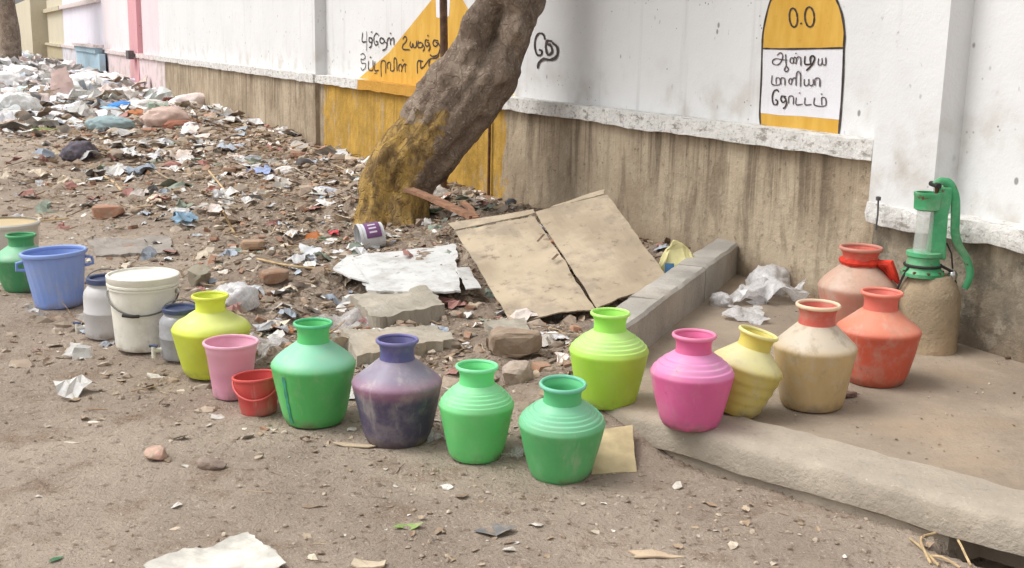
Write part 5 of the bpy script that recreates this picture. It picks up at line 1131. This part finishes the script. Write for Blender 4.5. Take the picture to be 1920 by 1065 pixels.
# yellow carton behind the kerb
M['carton'] = simple('yellowish_carton', (214, 206, 150), .5, .2, 8, .1); M['blue'] = simple('blue_print', (84, 132, 178), .5, .2, 12, 0)
g = PD(1272, 505, 7.75); ct = thing('yellow_carton', 'pale yellow carton with blue print wedged behind the side kerb', 'carton', g+Vector((0, 0, .03)), (.05, -.12, .0)); ct.scale = (1.1, 1.1, 1.15); landmark(g, 'near the yellow carton')
_cv = np.sign(IV2)*np.abs(IV2)**.5; _cv = _cv*np.array((.10, .06, .11)); _k = 1-.75*np.clip((_cv[:, 2]-.01)/.1, 0, 1); _cv[:, 0] *= _k; _cv[:, 1] *= _k; _cv[:, 2] *= 1.25; _cv += .05*np.stack([fbm(_cv, 14, 3, 5), fbm(_cv, 14, 3, 8), fbm(_cv, 14, 3, 11)], -1)
b = MB(); b.add(_cv, [tuple(f) for f in IF2]); b.build('body', M['carton'], ct)
b = MB(); b.add([(-.085, -.072, -.03), (-.035, -.076, -.035), (-.033, -.074, .025), (-.08, -.068, .03)], [(0, 1, 2, 3)]); b.build('blue_print', M['blue'], ct)

# ------------------------------------------------------------------ far heap things
def farbag(name, label, cat, px, py, w, rgb, v, zs=1., sc=None, yaw=0., kind='bag'): return loose(name, kind, label, cat, px, py, w, rgb, v, zscale=zs, sc=sc, yaw=yaw, lift=.05)
farbag('blue_grey_sack', 'blue-grey stuffed sack in front of the far garbage heap', 'sack', 210, 246, 84, (150, 172, 176), 31, sc=(1, .7, .7))
farbag('pinkish_sack', 'crumpled pinkish white sack leaning near the plinth', 'sack', 312, 238, 86, (206, 180, 168), 32, sc=(1, .8, 1.0), yaw=.5)
farbag('brown_sack', 'rust-brown torn sack at the foot of the pinkish sack', 'sack', 338, 246, 60, (150, 96, 76), 33, sc=(1, .6, .7), yaw=.4)
farbag('blue_bag', 'bright blue plastic bag on the far garbage heap', 'bag', 232, 206, 56, (70, 140, 214), 34, sc=(1, .7, .7), yaw=.3)
farbag('pale_blue_bag', 'pale blue bag just left of the bright blue bag', 'bag', 208, 214, 50, (150, 194, 224), 35, sc=(1, .7, .6))
farbag('white_sack', 'long white sack right of the bright blue bag', 'sack', 280, 208, 76, (224, 220, 216), 36, sc=(1, .6, .6), yaw=.15)
farbag('orange_brown_bag', 'orange-brown bag with dark end behind the blue-grey sack', 'bag', 262, 222, 60, (176, 112, 74), 37, sc=(1, .6, .6))
farbag('black_bag', 'small black bag between orange-brown bag and pinkish sack', 'bag', 280, 226, 30, (56, 50, 52), 38)
farbag('dark_red_bag', 'dark red bag against the plinth above the pinkish sack', 'bag', 316, 198, 26, (126, 74, 64), 39, sc=(1, .7, 1.4), yaw=.8)
farbag('red_cloth', 'red cloth against the pink plinth behind the heap', 'cloth', 240, 190, 26, (196, 84, 70), 40)
farbag('navy_rag', 'dark blue rag at the foot of the far heap', 'rag', 66, 206, 40, (112, 116, 158), 41, sc=(1, .6, .5))
farbag('white_bag', 'white plastic bag left of the pale blue bag on the heap', 'bag', 130, 214, 66, (232, 230, 232), 42, sc=(1, .7, .5))
farbag('white_bag', 'white plastic bag low on the heap between navy rag and blue-grey sack', 'bag', 96, 224, 56, (230, 224, 226), 43, sc=(1, .7, .5))
farbag('grass_tuft', 'patch of green grass in front of the far heap', 'grass', 78, 246, 56, (118, 136, 72), 44, sc=(1, .6, .2), kind='crumple')
farbag('white_bag', 'large white bag at the left frame edge on the heap', 'bag', 14, 188, 56, (236, 234, 232), 45, sc=(1, .8, .9))
farbag('mint_bag', 'pale mint bag in the middle of the far heap', 'bag', 52, 178, 42, (206, 226, 220), 46, sc=(1, .8, .9))
farbag('white_bag', 'white bag near the top of the heap below the beige pier', 'bag', 40, 148, 62, (234, 234, 236), 47, sc=(1, .8, .8))
farbag('white_bag', 'white bag at the left frame edge near the heap top', 'bag', 6, 138, 44, (226, 230, 226), 48, sc=(1, .8, .8))
HB = sample_world(95, lambda x, y: HEAP(x, y)*sstep(12, 26, (x-WP.x)*WU.x+(y-WP.y)*WU.y), -24, -3, 15, 50)
HBC = [((238, 238, 238), 'white'), ((228, 230, 236), 'bluish white'), ((240, 234, 230), 'creamy white'), ((232, 238, 236), 'mint white'), ((236, 236, 234), 'soft white'), ((236, 222, 218), 'pale pink')]
for i_, (x_, y_) in enumerate(HB):
    c_, w_ = HBC[(i_*7) % 11 % 6]; me = piece_mesh('bag' if i_ % 3 else 'crumple', i_ % 9+60, c_); o = bpy.data.objects.new('heap_bag', me); COL.objects.link(o); s_ = rnd.uniform(.18, .52)
    o.location = (x_, y_, H1(x_, y_)-.02); o.scale = (s_, s_*.8, s_*rnd.uniform(.7, 1.1)); o.rotation_euler = (rnd.gauss(0, .2), rnd.gauss(0, .2), rnd.uniform(0, 6.28))
    tag(o, f'{"large" if s_ > .36 else "small"} {"bulging" if i_ % 3 else "flattened"} {w_} plastic bag on the far garbage heap', 'bag', 'pale bags on the far garbage heap')
g = G(112, 190); k = g.y/F
M['pinkboard'] = simple('pinkish_board', (206, 180, 172), .8, .15, 3, .2)
A_ = [g+Vector((-24*k, .25, 56*k)), g+Vector((6*k, .3, 66*k)), g+Vector((32*k, .1, 10*k)), g+Vector((-18*k, 0, -2*k))]
fix_normals(tag(sheet(A_, 10, 10, .06, .05, 151, .12).build('broken_board', M['pinkboard']), 'broken pinkish board propped up in the far heap', 'board'))
# meter box on the wall
M['bluebox'] = wall_paint('pale_blue_paint', (178, 206, 222)); M['dgrey'] = simple('dark_grey_metal', (96, 92, 92), .6, .3, 10, .1)
ua, ub = WL(190, 110, .3)[0], WL(147, 110, .3)[0]; za, zb_ = WL(168, 155, .3)[1], WL(165, 82, .3)[1]
mb = thing('meter_box', 'pale blue meter box standing against the far pink and lavender wall', 'box'); mb.matrix_world = WMAT
MB().box(ua, ub, .18, .36, -.1, zL0-.02).build('base', M['bluebox'], mb); MB().box(ua+.5, ub, .2, .42, zL0-.015, zb_-.1).build('cabinet', M['bluebox'], mb); MB().box(ua+.3, ub+.1, .18, .5, zb_-.095, zb_).build('roof', M['ledgeP'], mb)
ua = WL(248, 105, .2)[0]; o = MB().box(ua-.25, ua+.25, 0, .14, -.1, .12).build('junction_box', M['dgrey']); b_ = wpt(ua, .19, (zL0+zL1)/2); o.matrix_world = Matrix.Translation(b_)@Matrix.Rotation(math.atan2(WU.y, WU.x), 4, 'Z')@Matrix.Translation((-ua, 0, 0)); tag(o, 'small dark box fixed on the ledge at the pink pilaster', 'box')
# dark tree trunk beyond the beige pier
p = PD(20, 120, 46); z0 = H1(p.x, p.y); ft = thing('far_tree', 'dark brown tree trunk at the top left corner beyond the heap', 'tree', (p.x, p.y, z0-.1))
MB().tube(crom([(0, 0, 0), (.05, 0, 1.2), (-.03, 0, 2.5), (.1, 0, 4.5)], 5), [.36-.008*i for i in range(16)], 12).build('trunk', M['barkp'], ft, True)
for k in range(4):
    a = k*1.6; MB().tube([(.1, 0, 4.3), (math.cos(a)*.9, math.sin(a)*.9, 5.2), (math.cos(a)*1.7, math.sin(a)*1.7, 5.8)], [.2, .12, .05], 8).build('limb', M['barkp'], ft, True)
LV = []; LF = []
for _ in range(900):
    c = Vector((rnd.gauss(0, 1.2), rnd.gauss(0, 1.2), rnd.gauss(5.7, .6))); e = Vector((rnd.uniform(-1, 1), rnd.uniform(-1, 1), rnd.uniform(-.5, .4))).normalized(); w = e.cross(Vector((0, 0, 1))).normalized(); l = rnd.uniform(.1, .2); b = len(LV); LV += [c-e*l, c+w*l*.4, c+e*l, c-w*l*.4]; LF.append((b, b+1, b+2, b+3))
cr = MB(); cr.add(LV, LF); cr.build('crown', M['leaf'], ft)

# ------------------------------------------------------------------ larger loose rubble, one object each
LANDMARKS = [L for L in LANDMARKS if 'water_pot' not in L[2]]
for px_, py_, ph in ((150, 296, 'near the dark bag'), (262, 328, 'near the blue-grey bag'), (330, 305, 'near the pinkish white cloth'), (492, 325, 'near the blue and white wrapper'), (345, 418, 'near the light blue torn bag'), (620, 366, 'near the blue-printed packet'), (862, 340, 'near the yellow bag'),
    (960, 372, 'below the plinth right of the tree'), (440, 440, 'near the upright bamboo splint'), (403, 366, 'near the dark red brick'), (515, 522, 'near the brown brick chunk'), (205, 408, 'near the orange-red brick'), (420, 262, 'at the plinth foot left of the tree'), (520, 285, 'at the plinth foot by the pilaster'), (640, 290, 'at the yellow plinth foot'), (583, 484, 'near the broken white cup'), (300, 262, 'before the pinkish sack'), (440, 575, 'near the white plastic bag')):
    landmark(G(px_, py_), ph)
CNAME = {'stone': ['tan', 'grey-brown', 'pale buff', 'dark grey', 'sandy', 'brown'], 'brick': ['orange-red', 'dull red', 'salmon', 'brownish red'], 'flake': ['cream', 'tan', 'off-white', 'brown', 'buff', 'white', 'dark brown'],
         'stick': ['tan', 'brown', 'pale', 'dark'], 'crumple': ['white', 'pale grey', 'warm grey', 'pinkish white', 'beige', 'silvery grey', 'dull blue', 'dull red', 'dull green', 'grey']}
SPEC = (('rubble_stone', 'stone', 150, (12, 34), 'broken stone', 'stone', 'larger broken stones in the rubble strip'), ('brick_piece', 'brick', 40, (12, 34), 'brick piece', 'brick', 'brick pieces in the rubble strip'),
        ('paper_scrap', 'flake', 110, (14, 46), 'paper scrap', 'scrap', 'paper and card scraps in the rubble strip'), ('plastic_scrap', 'crumple', 75, (14, 42), 'plastic scrap', 'scrap', 'plastic scraps in the rubble strip'),
        ('rubble_stick', 'stick', 60, (24, 80), 'stick', 'stick', 'sticks in the rubble strip'))
FOOT += [(PD(1050, 500, 7.8).x, PD(1050, 500, 7.8).y, .55), ((wA.x+wC.x)/2, (wA.y+wC.y)/2, .35)]
for nm, kind, n, (a, b_), word, cat, grp in SPEC:
    Q = sample_world(n, lambda x, y: np.where(y > 4.8, halo(x, y), 0)*inview(x, y)*np.clip(8/y, .15, 1), -8, 2.5, 4.4, 20)
    for x, y in Q:
        z = H1(x, y); s_ = .5*(a+(b_-a)*rnd.random()**1.8)*y/F; ci = rnd.randrange(len(PAL[kind])); rgb = PAL[kind][ci]
        if kind == 'crumple' and rnd.random() < .45: ci = rnd.choice((0, 1, 3)); rgb = PAL[kind][ci]
        o = bpy.data.objects.new(nm, piece_mesh(kind, rnd.randrange(8), rgb)); COL.objects.link(o)
        o.location = (x, y, z+{'stone': .28, 'brick': .3, 'flake': .15, 'stick': .06, 'crumple': .0}[kind]*s_); o.scale = (s_, s_, s_*rnd.uniform(.7, 1.1))
        fl = .12 if kind in ('stick', 'stone', 'brick') else .3; o.rotation_euler = (rnd.gauss(0, fl), rnd.gauss(0, fl), rnd.uniform(0, 6.28))
        lm = min(LANDMARKS, key=lambda L: (L[0]-x)**2+(L[1]-y)**2)[2]
        sz = 'large' if s_*F/y > .5*(a+(b_-a)*.45) else 'small'
        tag(o, f'{sz} {CNAME[kind][ci]} {word} {lm}', cat, grp)

# rod on the pilaster edge and a strip of wood left on the ledge
u_, z1_ = WL(1647, 372, .215); z0_ = WL(1645, 432, .215)[1]; p = wpt(u_, .215, 0)
b = MB().tube([(0, 0, z0_), (.004, 0, (z0_+z1_)/2), (0, 0, z1_)], .005, 8); b.lathe([(.0, z1_-.012), (.013, z1_-.01), (.014, z1_+.008), (.0, z1_+.012)], 10)
o = b.build('iron_rod', M['dgrey'], None, True); o.location = (p.x, p.y, 0); tag(o, 'short dark rod with round head on the pilaster edge above the faded pot', 'rod')

# labels that would still coincide are told apart by their order across the picture
ORD = ['leftmost', 'second from left', 'third from left', 'fourth from left', 'fifth from left', 'sixth from left', 'seventh from left', 'eighth from left', 'ninth from left', 'tenth from left']
byl = {}
for o in bpy.data.objects:
    if o.parent is None and o.get('label') and o.get('category') and o.get('kind') != 'stuff': byl.setdefault(o['label'], []).append(o)
for lb, os_ in byl.items():
    if len(os_) > 1 and len(os_) <= 10:
        os_.sort(key=lambda o: o.location.x/o.location.y)
        for i, o in enumerate(os_): o['label'] = lb+', '+('rightmost' if i == len(os_)-1 else ORD[i])
